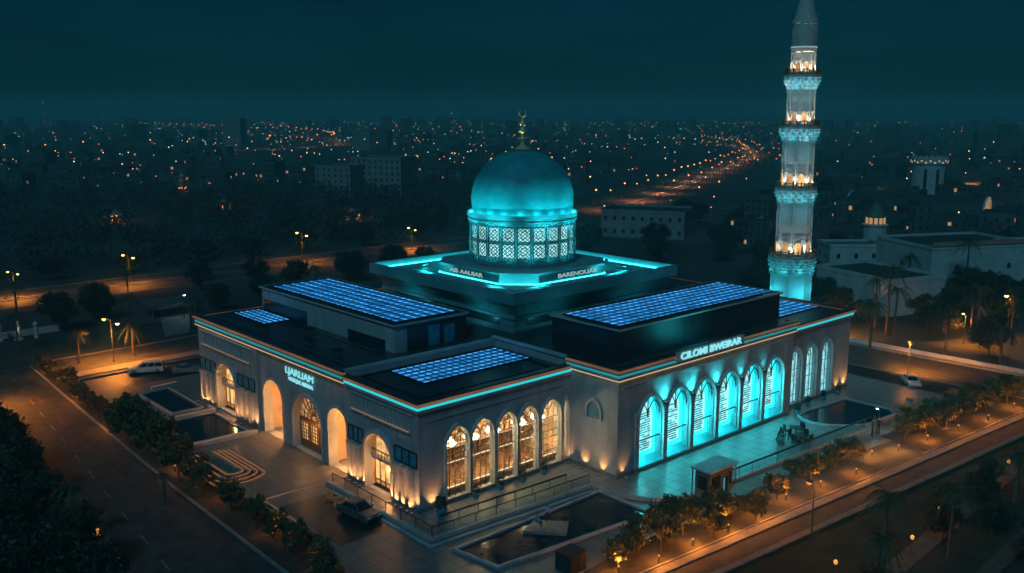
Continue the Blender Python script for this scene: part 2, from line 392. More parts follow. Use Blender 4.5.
# back streets on the left
sheet_s('road', [(-150, 82), (-30, 99), (-11, 100.5), (60, 104), (160, 108), (160, 118), (60, 114.5), (-11, 112.4), (-31, 112), (-150, 96)], 0.006, M['asphalt'])
kerb_s([(-13, 112.9), (60, 115.0), (160, 118.5)], 0.5, 0.16)
slab_s('pavement', [(-13.4, 96.2), (60, 98.4), (104, 99.5), (104, 103.5), (60, 102.2), (-13.4, 100.1)], 0.004, 0.12, M['pavement'])
kerb_s([(-12.6, 93.6), (60, 95.2)], 0.9, 0.35, M['bluerim'], 'planter_edge')
sheet_s('parking_bay', [(-9, 83.5), (14, 83.5), (20, 93.0), (-9, 92.4)], 0.006, M['bay'])
for a, b in (((-160, 176), (-160, 187)), ((-160, 190.5), (-160, 201))):
    sheet_s('road', [(-200, a[1]-6), (60, a[1]+1), (120, a[1]+3), (420, a[1]-6), (420, b[1]-6), (120, b[1]+3), (60, b[1]+1), (-200, b[1]-6)], 0.004, M['asphalt'])
    kerb_s([(-200, b[1]-5.6), (60, b[1]+1.4), (120, b[1]+3.4), (420, b[1]-5.6)], 0.5, 0.18)
    kerb_s([(-200, a[1]-6.4), (60, a[1]+0.6), (120, a[1]+2.6), (420, a[1]-6.4)], 0.5, 0.18)
sheet_s('path', [(14, 118), (20, 118), (34, 150), (26, 152)], 0.004, M['pavement'])
# right side street and narrow road
RD = lambda x, d: (x, -30.3-0.078*x*0.95+d)
sheet_s('road', [RD(-25, 0), RD(-25, -3.2), RD(150, -3.2), RD(150, 0)], 0.006, M['asphalt'])
slab_s('pavement', [RD(-25, 0.15), RD(150, 0.15), RD(150, 1.5), RD(-25, 1.5)], 0.004, 0.13, M['pavement'])
kerb_s([RD(-25, -3.5), RD(150, -3.5)], 0.9, 0.16, M['pavement'])
slab_s('planting_strip', [RD(4, 1.9), RD(60, 1.9), (60, -25.2), (36, -24.4), (14, -24.0), (5, -24.6)], 0.006, 0.09, M['soil'])
slab_s('planting_strip', [RD(72, 1.9), RD(120, 1.9), (120, -29), (100, -26.5), (73, -25.5)], 0.006, 0.09, M['soil'])
kerb_s([RD(4, 1.75), RD(60, 1.75)], 0.3, 0.2)
kerb_s([RD(70, 1.75), RD(120, 1.75)], 0.3, 0.2)
sheet_s('lawn', [RD(-25, -3.9), RD(150, -3.9), (150, -110), (-25, -110)], 0.002, M['lawn'])
slab_s('path', [(28, -47), (110, -42), (150, -41), (150, -43), (110, -44), (28, -49.4)], 0.004, 0.05, M['darkpath'])
slab_s('path', [(28, -55), (110, -51), (110, -53), (28, -57)], 0.004, 0.05, M['darkpath'])
sheet_s('road', [(111, 60), (109.5, 9), (111.3, -22), (113, -70), (128, -70), (126, -20), (125, 9), (128, 60)], 0.008, M['asphalt'])
kerb_s([(110.8, 60), (109.2, 9), (111, -22), (112.7, -70)], 0.4, 0.16)
kerb_s([(128.2, 60), (125.2, 9), (126.2, -20), (128.2, -70)], 0.6, 0.5)
sheet_s('parking_bay', [(103.5, -27.5), (98.5, -14.5), (103.8, 5), (108.8, 5), (108.8, -27.5)], 0.012, M['bay'])

# pools: low rims with still water inside
def pool(poly, label, rim_h=0.34, rim_w=0.32, rim_m=None, water_m=None):
    c = (sum(p[0] for p in poly)/len(poly), sum(p[1] for p in poly)/len(poly), 0)
    t = thing('pool', c, label, 'pool')
    MB().strip(poly, rb(0.001, rim_h, 0.0, rim_w), True).build('rim', rim_m or M['stone'], t)
    MB().strip(poly, rb(0.001, rim_h-0.1, -0.25, -0.002), True).build('inner_wall', M['bluerim'], t)
    MB().sheet(poly, 0.06).build('water', water_m or M['water'], t)
    return t
pool([(-1.6, -17.3), (22.6, -19.6), (22.6, -10.6), (-2.6, -10.9)], 'long dark sunken pool below the corner terrace with a stone slab in it')
pool([(-11, 57.2), (-11, 45.2), (-1.9, 44.6), (-1.9, 57.2)], 'dark square pool with a blue inner rim before the far left pavilion')
pool([(-7.3, 75.8), (-7.3, 61.8), (-2.2, 61.6), (-2.0, 76.6)], 'narrow dark basin nearest the white estate car')
pp = [(70.2, -13.2), (69.8, -15.2), (70.6, -17.4), (72.5, -19.5), (75.5, -21.6), (84.2, -22.2), (86, -20.5), (85.6, -12.6), (74, -11.4), (71.4, -11.8)]
po = pool([(x, y) for x, y in pp], 'round ended reflecting pool on the cyan lit terrace', 0.62, 0.35)
for ch in po.children:
    if ch.name.startswith('water'): ch.location.z = 0.36
sheet_s('parking_bay', [(-12.5, 14.8), (-12.2, -0.4), (-4.7, -0.4), (-4.7, 14.3)], 0.006, M['bay'])
kerb_s([(-3.8, 18.3), (-13.0, 18.4), (-13.1, 8.2)], 0.3, 0.12, M['kerb'])
struct(MB().strip([(-3.9, 18.05), (-12.75, 18.15), (-12.85, 8.3)], rb(0.02, 0.06, -0.05, 0.05)).build('edge_light_strip', M['led_warm_dim']))
# warm line lights along low walls
def low_wall(path, label, h=0.6, w=0.5, m=None, led=True):
    p0 = path[0]
    t = thing('low_wall', (p0[0], p0[1], 0), label, 'low wall')
    MB().strip(path, rb(0.002, h, -w/2, w/2)).build('wall', m or M['stone'], t)
    if led: MB().strip(path, rb(h+0.002, h+0.05, -0.08, 0.08)).build('light_strip', M['led_warm_dim'], t)
    return t
low_wall([(-11.6, 58.3), (-1.2, 58.5), (-1.2, 60.5)], 'pale low wall with a warm light line between the two left pools')
low_wall([(-12.2, 43.6), (-0.8, 43.2)], 'pale low wall at the near edge of the square left pool')
low_wall([(-4.5, 78.2), (0.5, 78.6)], 'short low wall beside the far corner of the mosque')
low_wall([(86.6, -20.6), (92.5, -22.3), (94.2, -21.4), (93.9, -19.8)], 'dark hooked low wall beyond the reflecting pool', 0.8, 0.9, M['plinthstone'], False)

# stepped U-shaped seating glowing orange
st = thing('stepped_seating', (-12, 31, 0), 'curved stepped stone seating with glowing orange edges beside the left hedge', 'stepped seating')
for i in range(4):
    w = 3.7-0.85*i; y0 = 24.2+0.9*i; cx = -11.9
    path = [(cx-w, 38.5)] + [(cx-w*math.cos(PI*k/10), y0+w*0.55-w*0.55*math.sin(PI*k/10)+1.0) for k in range(11)] + [(cx+w, 38.5)]
    MB().strip(path, rb(0.002, 0.25+0.16*i, -0.28, 0.28)).build('step', M['kerb'], st)
    MB().strip(path, rb(0.25+0.16*i+0.002, 0.30+0.16*i, 0.06, 0.26)).build('light_strip', M['led_step'], st)

# ------------------------------------------------------------------ the mosque
ms = thing('mosque', (0, 0, 0), 'pale stone mosque with a glowing teal dome and blue lit roof panels', 'mosque')
def part(mb, name, m, parent=None, smooth=False): return mb.build(name, m, parent or ms, smooth=smooth)
L0 = FL(0.0); Lm = FL(0.6); R0 = FR(0.0); RM = FR(-9.5); R3 = FR(-8.3); LS = FL(27.4)
WT = 0.8
def wall(xf, u0, u1, v0, v1, holes, t=WT):
    b = MB(); add_filled(b, xf, rect(u0, u1, v0, v1), holes, t, -t/2); return part(b, 'wall', M['stone'])
B0 = 0.36
# left side : far pavilion, entrance front, near pavilion
wall(L0, -66, -44.5, 0.02, 14.9, [arch(-55.3, 3.5, B0, 5.6, 9.0)])
mid_arches = [(-39.8, 3.1, 6.4, 9.4), (-29.2, 4.2, 4.9, 9.1), (-20.4, 2.6, 6.8, 9.5)]
wall(Lm, -44.5, -17, 0.02, 14.9, [arch(c, h, 0.06, s, t) for c, h, s, t in mid_arches], 1.4)
wall(L0, -17, 0, 0.02, 14.5, [arch(-9.1, 3.1, B0, 5.7, 8.8)])
for bx in ((0.005, 0.6, 44.1, 44.5, 0.02, 14.9), (0.005, 0.6, 17, 17.4, 0.02, 14.9)): part(MB().box(*bx), 'wall', M['stone'])
# near block, long side : lancet windows
W1 = [(6.25, 1.95), (10.65, 1.95), (15.0, 1.85), (19.05, 1.85), (23.5, 1.95)]
wall(R0, 0.8, 27.4, 0.02, 14.5, [arch(c, h, 0.9, 8.3, 10.9) for c, h in W1] + [arch(26.55, 0.62, 0.9, 8.5, 10.6)])
# main hall flank and long side
wall(LS, -1.0, 9.5, 0.02, 15.4, [])
W2 = [34.5+6.38*i for i in range(6)]
wall(RM, 28.2, 72, 0.02, 15.4, [arch(c, 2.75, 0.9, 7.9, 11.35) for c in W2])
W3 = [75.0, 80.0, 85.3]
wall(R3, 72, 93.5, 0.02, 14.6, [arch(c, 1.85, 1.0, 8.7, 11.1) for c in W3])
for bx in ((92.7, 93.5, -7.5, 66, 0.02, 14.6), (0.8, 92.7, 65.2, 66, 0.02, 14.9), (71.2, 72, -8.68, -8.31, 0.02, 15.3)): part(MB().box(*bx), 'wall', M['stone'])
# roofs
part(MB().prism([(0.4, 17.3), (93.1, 17.3), (93.1, 65.6), (0.4, 65.6)], 15.0, 15.6)
     .prism([(27.8, -9.1), (71.6, -9.1), (71.6, 17.28), (27.8, 17.28)], 15.5, 16.1)
     .prism([(72.02, -7.9), (93.1, -7.9), (93.1, 17.28), (72.02, 17.28)], 14.5, 15.0)
     .prism([(0.4, 0.4), (27.38, 0.4), (27.38, 16.98), (0.4, 16.98)], 14.3, 14.8), 'roof', M['roof'])
for bx in ((27.42, 27.8, 0.0, 17.3, 14.0, 16.0), (71.62, 72.0, -7.9, 17.3, 14.0, 16.0), (0.5, 27.4, 17.0, 17.28, 14.0, 15.6)): part(MB().box(*bx), 'wall', M['stone'])
# cornices : (path, base z, top)
def cornice(path, z, h, warm_line=True, closed=False, tan_m=None):
    s = MB().strip(path, rb(z-0.15, z+0.28, -0.05, 0.35), closed).strip(path, rb(z+0.62, z+h-0.38, -0.05, 0.30), closed)
    part(s, 'cornice_moulding', M['stone'])
    part(MB().strip(path, rb(z+0.30, z+0.60, -0.04, 0.37), closed), 'light_strip', M['led_cyan_dim'] if warm_line else M['led_cyan'])
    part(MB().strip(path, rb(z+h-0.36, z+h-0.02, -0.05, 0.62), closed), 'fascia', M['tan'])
    part(MB().strip(path, rb(z+h, z+h+0.22, -0.55, 0.50), closed), 'parapet', M['roof'])
    if warm_line: part(MB().strip(path, rb(z-0.27, z-0.16, 0.02, 0.40), closed), 'light_strip', M['led_warm'])
PB = [(0, 17), (0, 0), (27.4, 0)]
cornice(PB, 14.0, 1.15, False)
cornice([(93.5, 17.5), (93.5, 66), (0, 66), (0, 17)], 14.35, 1.35, True)
part(MB().strip([(0.0, 17.2), (27.3, 17.2)], rb(15.62, 16.05, -0.3, 0.25)), 'parapet', M['tealstone'])
part(MB().strip([(27.4, 17.2), (27.4, 0.4)], rb(16.1, 16.5, -0.3, 0.25)), 'parapet', M['tealstone'])
cornice([(27.4, 0.3), (27.4, -9.5), (72, -9.5), (72, -8.0)], 15.0, 1.35, True)
cornice([(72.6, -8.3), (93.5, -8.3), (93.5, 17)], 14.0, 1.15, False)
# plinth course at the foot of the walls
for path in ([(0, 66), (0, 60.3)], [(0, 50.4), (0, 44.5)], [(0, 17), (0, 13.0)], [(0, 5.2), (0, 0), (27.4, 0), (27.4, -9.5), (31.0, -9.5)], [(72, -8.3), (93.5, -8.3), (93.5, 20)]):
    part(MB().strip(path, rb(0.03, 0.95, 0.003, 0.16)), 'plinth_course', M['plinthstone'])
# string courses and carved ledges
part(MB().box(1.0, 26.5, 0.003, 0.13, 12.4, 12.62, xf=R0).box(1.0, 26.5, 0.003, 0.07, 13.2, 13.3, xf=R0), 'string_course', M['stone'])
part(MB().box(-43.5, -18, 0.003, 0.10, 13.1, 13.22, xf=Lm), 'string_course', M['stone'])
part(MB().box(28.5, 71.6, 0.003, 0.10, 13.6, 13.72, xf=RM).box(72.5, 93, 0.003, 0.10, 12.9, 13.0, xf=R3), 'string_course', M['stone'])

def uplight(loc, out, parent=None, e=60, col=WARM, aim=None):
    """small ground fixture with a lens; the lamp sits just above it"""
    x, y, z = loc
    b = MB().box(x-0.14, x+0.14, y-0.14, y+0.14, z, z+0.16)
    b.slot(1).box(x-0.10, x+0.10, y-0.10, y+0.10, z+0.162, z+0.18)
    u = part(b, 'uplight', [M['frame'], M['uplens']], parent)
    light('SPOT', (x, y, z+0.24), e*6, col, u, 0.08, rot=aim or (out[0]*-0.22, out[1]*-0.22, 1.0), spot=80, blend=1.0)
    return u
def pavilion(xf, cx, u0, u1, hw, X):
    for k, (a, b) in enumerate(((u0+0.5, cx-hw-0.8), (cx+hw+0.8, u1-0.5))):
        n = 3
        for i in range(n):                      # fluted pilasters
            c = a + (b-a)*(i+0.5)/n
            pb = MB().box(c-0.42, c+0.42, 0.003, 0.55, 0.95, 5.7, xf=xf).box(c-0.54, c+0.54, 0.003, 0.68, 5.70, 6.05, xf=xf)
            for q in (-0.26, 0.0, 0.26): pb.box(c+q-0.07, c+q+0.07, 0.552, 0.64, 1.1, 5.68, xf=xf)
            part(pb, 'pilaster', M['stone2'])
        wb = MB().box(a-0.1, b+0.1, 0.003, 0.14, 6.25, 6.40, xf=xf).box(a-0.1, b+0.1, 0.003, 0.14, 8.25, 8.40, xf=xf)
        for i in range(4):
            c = a-0.1 + (b-a+0.2)*i/3
            wb.box(c-0.08, c+0.08, 0.003, 0.16, 6.401, 8.249, xf=xf)
        f = part(wb, 'window', M['frame'])
        part(MB().box(a-0.02, b+0.02, 0.004, 0.05, 6.402, 8.248, xf=xf), 'pane', M['bluewin'], f)
    lb = MB().box(u0+1.6, u1-1.6, 0.003, 0.42, 10.75, 11.0, xf=xf).box(u0+1.2, u1-1.2, 0.003, 0.22, 13.2, 13.45, xf=xf)
    n = 16
    for i in range(n+1):
        c = u0+1.9+(u1-u0-3.8)*i/n
        lb.box(c-0.16, c+0.16, 0.004, 0.18, 11.0, 12.9, xf=xf); lb.box(c-0.12, c+0.12, 0.004, 0.10, 9.4 if abs(c-cx) > hw+0.6 else 9.95, 10.74, xf=xf)
    part(lb, 'carved_ledge', M['stone2'])
    part(MB().box(u0+1.7, u1-1.7, 0.25, 0.40, 11.002, 11.06, xf=xf), 'light_strip', M['led_warm_dim'])
    sb = MB(); surround(sb, xf, cx, hw, B0, (5.6 if hw > 3.2 else 5.7), (9.0 if hw > 3.2 else 8.8), 0.5, 0.4, 0.2)
    part(sb, 'arch_surround', M['stone2'])
pavilion(L0, -55.3, -66, -44.5, 3.5, 0)
pavilion(L0, -9.1, -17, 0, 3.1, 0)
def portal(xf, cx, hw, spring, top, depth, z0=B0):
    """lit doorway behind an arch: jambs, glass doors below, balcony rail and upper window"""
    jb = MB(); out = arch(cx, hw+0.25, z0, spring, top+0.25); ins = arch(cx, hw+0.02, z0, spring, top+0.02)
    add_filled(jb, xf, out + list(reversed(ins)), [], depth, -WT-depth/2+0.05)
    d = part(jb, 'portal', M['warmwall'])
    pb = MB(); add_filled(pb, xf, arch(cx, hw+0.2, z0, spring, top+0.2), [], 0.1, -WT-depth)
    part(pb, 'pane', M['warmpane_dim'], d)
    w = -WT-depth+0.12
    db = MB()
    n = 5
    for i in range(n+1):
        u = cx-hw+2*hw*i/n; db.box(u-0.09, u+0.09, w, w+0.12, z0, 4.0, xf=xf)
    for v in (z0+0.05, 1.1, 4.0): db.box(cx-hw, cx+hw, w+0.001, w+0.13, v, v+0.16, xf=xf)
    part(db, 'door', M['bronze'], d)
    pn = MB().box(cx-hw, cx+hw, w-0.02, w-0.001, 1.2, 4.0, xf=xf); part(pn, 'door_glass', M['warmpane'], d)
    rb_ = MB().box(cx-hw, cx+hw, w+0.1, w+0.6, 4.35, 4.7, xf=xf)
    part(rb_, 'balcony', M['stone'], d)
    rl = MB().box(cx-hw, cx+hw, w+0.5, w+0.6, 5.65, 5.8, xf=xf)
    for i in range(9):
        u = cx-hw+2*hw*i/8; rl.box(u-0.04, u+0.04, w+0.52, w+0.58, 4.7, 5.65, xf=xf)
    part(rl, 'balcony_rail', M['bronze'], d)
    up = MB().box(cx-hw*0.85, cx-hw*0.2, w, w+0.05, 4.9, 7.2, xf=xf).box(cx+0.0, cx+hw*0.8, w, w+0.05, 4.9, 6.4, xf=xf)
    part(up, 'upper_pane', M['warmpane'], d)
    p = xf(cx, 3.2, -WT-depth*0.45); light('POINT', p, 620, WARM, d, 0.25)
    p = xf(cx, 7.0, -WT-depth*0.45); light('POINT', p, 130, WARM, d, 0.2)
    return d
portal(L0, -55.3, 3.5, 5.6, 9.0, 0.75)
portal(L0, -9.1, 3.1, 5.7, 8.8, 0.75)
# pavilion uplights
for y in (65.6, 64.2, 61.9, 59.9, 50.7, 48.8, 46.7, 44.8): uplight((-0.95, y, 0.02), (-1, 0), e=230)
for y in (16.6, 15.3, 13.9, 12.6, 5.5, 4.2, 2.9, 1.5, 0.5): uplight((-0.95, y, 0.352), (-1, 0), e=200)
# entrance front: two open porches and a big fanlight door
for (c, h, s, t) in (mid_arches[0], mid_arches[2]):
    sb = MB(); surround(sb, Lm, c, h, 0.06, s, t, 0.35, 0.25, 0.1)
    part(sb, 'arch_surround', M['stone2'])
    y0, y1 = -c-h-0.6, -c+h+0.6
    pr = MB().box(2.0, 5.4, y0-0.3, y0, 0.02, 10.2).box(2.0, 5.4, y1, y1+0.3, 0.02, 10.2).box(5.4, 5.7, y0-0.3, y1+0.3, 0.02, 10.2).box(2.0, 5.7, y0-0.3, y1+0.3, 10.2, 10.5)
    p = part(pr, 'porch', M['warmwall'])
    part(MB().box(2.0, 5.4, y0, y1, 0.021, 0.06), 'porch_floor', M['terrace'], p)
    cdy = -c
    part(MB().box(5.25, 5.38, cdy-1.2, cdy+1.2, 0.1, 6.6), 'door', M['wood'], p)
    part(MB().box(5.2, 5.249, cdy-0.9, cdy-0.1, 1.0, 6.2).box(5.2, 5.249, cdy+0.1, cdy+0.9, 1.0, 6.2), 'door_glass', M['warmpane'], p)
    light('POINT', (3.6, cdy, 7.6), 1250, WARM, p, 0.3)
    light('POINT', (2.6, cdy-0.5, 2.2), 1150, WARM, p, 0.3)
c, h, s, t = mid_arches[1]
sb = MB(); surround(sb, Lm, c, h, 0.06, s, t, 0.45, 0.3, 0.12); part(sb, 'arch_surround', M['stone2'])
big = MB(); add_filled(big, Lm, arch(c, h+0.1, 0.06, s, t+0.1), [], 0.1, -1.3)
bd = part(big, 'portal', M['warmpane_dim'])
lead = MB()
lead.box(c-h, c+h, -1.24, -1.0, s-0.55, s+0.05, xf=Lm)
for k in range(1, 10):
    a = PI*k/10; r1 = arch_h(c+h*0.97*math.cos(a), c, h, s, t)-s
    q0 = Lm(c+0.9*math.cos(a), s+0.9*math.sin(a), -1.16); q1 = Lm(c+h*0.98*math.cos(a), s+max(0.05, (t-s)*0.98*math.sin(a)), -1.16)
    lead.tube([q0, q1], 0.10, 4)
for r_ in (0.9, 2.1, 3.1):
    lead.tube([Lm(c+r_*math.cos(PI*k/16), s+r_*math.sin(PI*k/16)*(t-s)/h, -1.16) for k in range(17)], 0.09, 4)
part(lead, 'fanlight', M['bronze'], bd)
dr = MB()
for k in range(4):
    u = c-h+0.15+(2*h-0.3)*k/3; dr.box(u-0.22, u+0.22, -1.24, -1.02, 0.1, s-0.551, xf=Lm)
for k in range(3):
    u0 = c-h+0.15+(2*h-0.3)*k/3; wd = (2*h-0.3)/3
    for i in range(1, 4): dr.box(u0+wd*i/4-0.05, u0+wd*i/4+0.05, -1.24, -1.08, 1.4, s-0.552, xf=Lm)
    for i in range(6): dr.box(u0+0.2, u0+wd-0.2, -1.23, -1.09, 1.3+i*0.55, 1.38+i*0.55, xf=Lm)
    dr.box(u0+0.2, u0+wd-0.2, -1.23, -1.06, 0.1, 1.3, xf=Lm)
part(dr, 'door', M['bronze'], bd)
part(MB().box(c-h, c+h, -1.2495, -1.242, 1.3, s-0.5, xf=Lm), 'door_glass', M['warmpane'], bd)
light('POINT', Lm(c, 4.2, 0.9), 260, WARM, bd, 0.4)
# signs
sg = MB(); add_text(sg, Lm, 'LJARLIAM', -30.9, 11.75, 1.05, 8.3, 0.22, 0.0); part(sg, 'sign', M['letters'])
sg = MB(); add_text(sg, Lm, '\u2022MOSQUE ARENAA', -30.6, 10.72, 0.62, 7.4, 0.22, 0.0); part(sg, 'sign', M['letters'])
sg = MB(); add_text(sg, RM, 'CILOMI BWEIRAR', 47.9, 15.62, 1.05, 15.2, 0.75, 0.02, 0.2)
so = part(sg, 'sign', M['letters'])
part(MB().box(39.4, 56.4, 0.33, 0.64, 15.35, 16.9, xf=RM), 'sign_back', M['tealstone'], so)

# near block windows with a real lit hall behind them
def lancet_window(xf, cx, hw, z0, spring, top, nm, trans, depth=-0.45, glassm=None, frame=None, band=0.3, sur=True):
    fb = MB(); surround(fb, xf, cx, hw, z0, spring, top, band, 0.5, 0.12) if sur else None
    f = part(fb if sur else MB().box(cx-hw, cx+hw, -0.02, 0.3, z0-0.25, z0-0.01, xf=xf), 'window', M['stone2'])
    mb = MB()
    for i in range(1, nm+1):
        u = cx-hw+2*hw*i/(nm+1); mb.box(u-0.035, u+0.035, depth-0.06, depth+0.06, z0, arch_h(u, cx, hw, spring, top)-0.02, xf=xf)
    for v in trans:
        hw2 = hw if v < spring else hw*0.55
        mb.box(cx-hw2, cx+hw2, depth-0.05, depth+0.055, v-0.028, v+0.028, xf=xf)
    if hw > 1:   # tracery: two small pointed heads and a ring
        for sgn in (-1, 1):
            pts = arch(cx+sgn*hw/2, hw/2-0.04, spring-0.2, spring, spring+0.62*(top-spring), 5)
            mb.tube([xf(a, b, depth) for a, b in pts[1:-1]], 0.05, 4)
        rr = 0.27*(top-spring); cz = spring+0.62*(top-spring)
        mb.tube([xf(cx+rr*math.cos(2*PI*k/12), cz+rr*math.sin(2*PI*k/12), depth) for k in range(13)], 0.05, 4)
    part(mb, 'tracery', frame or M['bronze'], f)
    if glassm:
        gb = MB(); add_filled(gb, xf, arch(cx, hw+0.05, z0-0.02, spring, top+0.05), [], 0.02, depth-0.1); part(gb, 'pane', glassm, f)
    return f
for cx, hw in W1: lancet_window(R0, cx, hw, 0.9, 8.3, 10.9, 3, (1.9, 2.9, 3.9, 4.9, 5.9, 6.9, 7.9), glassm=M['clear'])
lancet_window(R0, 26.55, 0.62, 0.9, 8.5, 10.6, 1, (2.0, 4.6, 6.6), glassm=M['clear'], band=0.2)
hb = MB().box(3.0, 27.0, 10.0, 10.3, 0.4, 12.2).box(2.7, 3.0, 0.85, 10.3, 0.4, 12.2).box(27.0, 27.3, 0.85, 10.3, 0.4, 12.2).box(2.7, 27.3, 0.85, 10.3, 12.2, 12.5)
hall = part(hb, 'prayer_hall', M['warmwall'])
part(MB().box(2.7, 27.3, 0.85, 10.3, 0.36, 0.399), 'hall_floor', M['wood'], hall)
gal = MB().box(3.0, 27.0, 6.2, 9.99, 5.2, 5.5)
for k in range(49): gal.box(3.0+k*0.5-0.03, 3.0+k*0.5+0.03, 6.22, 6.28, 5.5, 6.4)
gal.box(3.0, 27.0, 6.18, 6.32, 6.4, 6.52)
part(gal, 'gallery', M['wood'], hall)
for bx in ((3.2, 26.8, 6.1, 6.17, 5.1, 5.2), (3.2, 26.8, 9.8, 9.95, 9.6, 9.75), (3.2, 26.8, 1.55, 1.62, 1.62, 1.72), (3.2, 26.8, 6.1, 6.17, 6.6, 6.66), (3.2, 26.8, 6.1, 6.17, 2.9, 2.97)): part(MB().box(*bx), 'light_strip', M['hall_led'], hall)
part(MB().box(3.2, 26.8, 1.5, 2.0, 0.4, 1.6), 'counter', M['wood'], hall)
for kx, ky, kz in ((7, 4.0, 9.2), (14.5, 4.2, 9.4), (22, 4.0, 9.2)): light('POINT', (kx, ky, kz), 3000, (1.0, 0.62, 0.30), hall, 0.4)
for kx in (6, 12, 18, 24): light('POINT', (kx, 2.4, 3.4), 850, WARM, hall, 0.3)
for kx in (9, 19): light('POINT', (kx, 8.0, 8.0), 1300, (1.0, 0.62, 0.30), hall, 0.3)

# things inside the hall
chp = proto('chandelier', 'chandelier')
cb = MB().tube([(0, 0, 0), (0, 0, 5.2)], 0.03, 5).lathe([(0.85, -0.02), (0.9, 0.0), (0.9, 0.08), (0.85, 0.1)], 16, cap=False).lathe([(0.4, 0.42), (0.46, 0.45), (0.46, 0.5), (0.4, 0.53)], 12, cap=False)
for k in range(4): cb.tube([(0.88*math.cos(k*PI/2), 0.88*math.sin(k*PI/2), 0.05), (0, 0, 0.9)], 0.02, 4)
cb.build('frame', M['gold'], chp)
bb = MB()
for k in range(10):
    a = 2*PI*k/10; bb.lathe([(0.02, -0.2), (0.24, 0.0), (0.24, 0.12), (0.02, 0.34)], 6, (0.88*math.cos(a), 0.88*math.sin(a)))
for k in range(5):
    a = 2*PI*k/5; bb.lathe([(0.02, 0.3), (0.2, 0.5), (0.02, 0.75)], 6, (0.44*math.cos(a), 0.44*math.sin(a)))
bb.build('bulbs', M['bulb'], chp)
used = set()
for kx, lab in ((7.6, 'glowing chandelier behind the window nearest the outer corner'), (11.6, 'glowing chandelier behind the second window from the outer corner'), (15.6, 'glowing chandelier behind the middle lancet of the near block'), (20.6, 'glowing chandelier behind the fourth window from the outer corner'), (24.4, 'glowing chandelier behind the window nearest the inner corner')):
    place(chp, used, (kx, 3.6, 7.0), lab, 'chandeliers in the lit hall')
bsp = proto('bookcase', 'bookcase')
b = MB().box(-2.1, -2.0, 0, 0.5, 0, 3.6).box(2.0, 2.1, 0, 0.5, 0, 3.6).box(-2.0, 2.0, 0.45, 0.5, 0, 3.6)
for k in range(6): b.box(-2.0, 2.0, 0, 0.45, k*0.7, k*0.7+0.06)
b.build('case', M['wood'], bsp)
bk = MB(); x = -1.95
mats3 = [mat('red_book', (0.30, 0.06, 0.04)), mat('tan_book', (0.40, 0.26, 0.12)), mat('pale_book', (0.50, 0.45, 0.36))]
for k in range(5):
    x = -1.95
    while x < 1.85:
        w_ = rnd.uniform(0.07, 0.2); bk.slot(rnd.randrange(3)).box(x, x+w_*0.9, 0.06, 0.40, k*0.7+0.062, k*0.7+rnd.uniform(0.38, 0.58)); x += w_
bk.build('books', mats3, bsp)
used = set()
for i, (kx, kz, ky) in enumerate(((5.6, 0.4, 9.4), (10.4, 0.4, 9.4), (15.2, 0.4, 9.4), (20.0, 0.4, 9.4), (24.6, 0.4, 9.4), (6.5, 5.5, 9.4), (12, 5.5, 9.4), (17.5, 5.5, 9.4), (23, 5.5, 9.4))):
    lvl = 'on the ground floor' if kz < 1 else 'on the gallery'
    nth = ('first', 'second', 'third', 'fourth', 'fifth')[i if i < 5 else i-5]
    place(bsp, used, (kx, ky, kz), 'tall wooden bookcase %s of the lit hall, %s from the outer corner' % (lvl, nth), 'bookcases in the lit hall')

# blind niche on the hall flank
nb = MB(); surround(nb, LS, 5.0, 1.25, 8.3, 9.2, 11.0, 0.35, 0.3, 0.14)
nf = part(nb, 'niche', M['stone2'])
gb = MB(); add_filled(gb, LS, arch(5.0, 1.2, 8.32, 9.2, 10.95), [], 0.05, 0.03); part(gb, 'pane', M['bluewin'], nf)
part(MB().box(-0.2+4.5, 5.7, 0.06, 0.12, 8.6, 8.72, xf=LS).box(4.94, 5.06, 0.062, 0.14, 8.35, 10.9, xf=LS), 'tracery', M['stone'], nf)
uplight((26.8, -3.4, 0.352), (-1, 0), e=120); uplight((26.8, -6.9, 0.352), (-1, 0), e=120); uplight((26.7, -0.65, 0.352), (0, -1), e=130); uplight((28.6, -10.2, 0.352), (0, -1), e=80)
uplight((2.0, -0.7, 0.352), (0, -1), e=150)

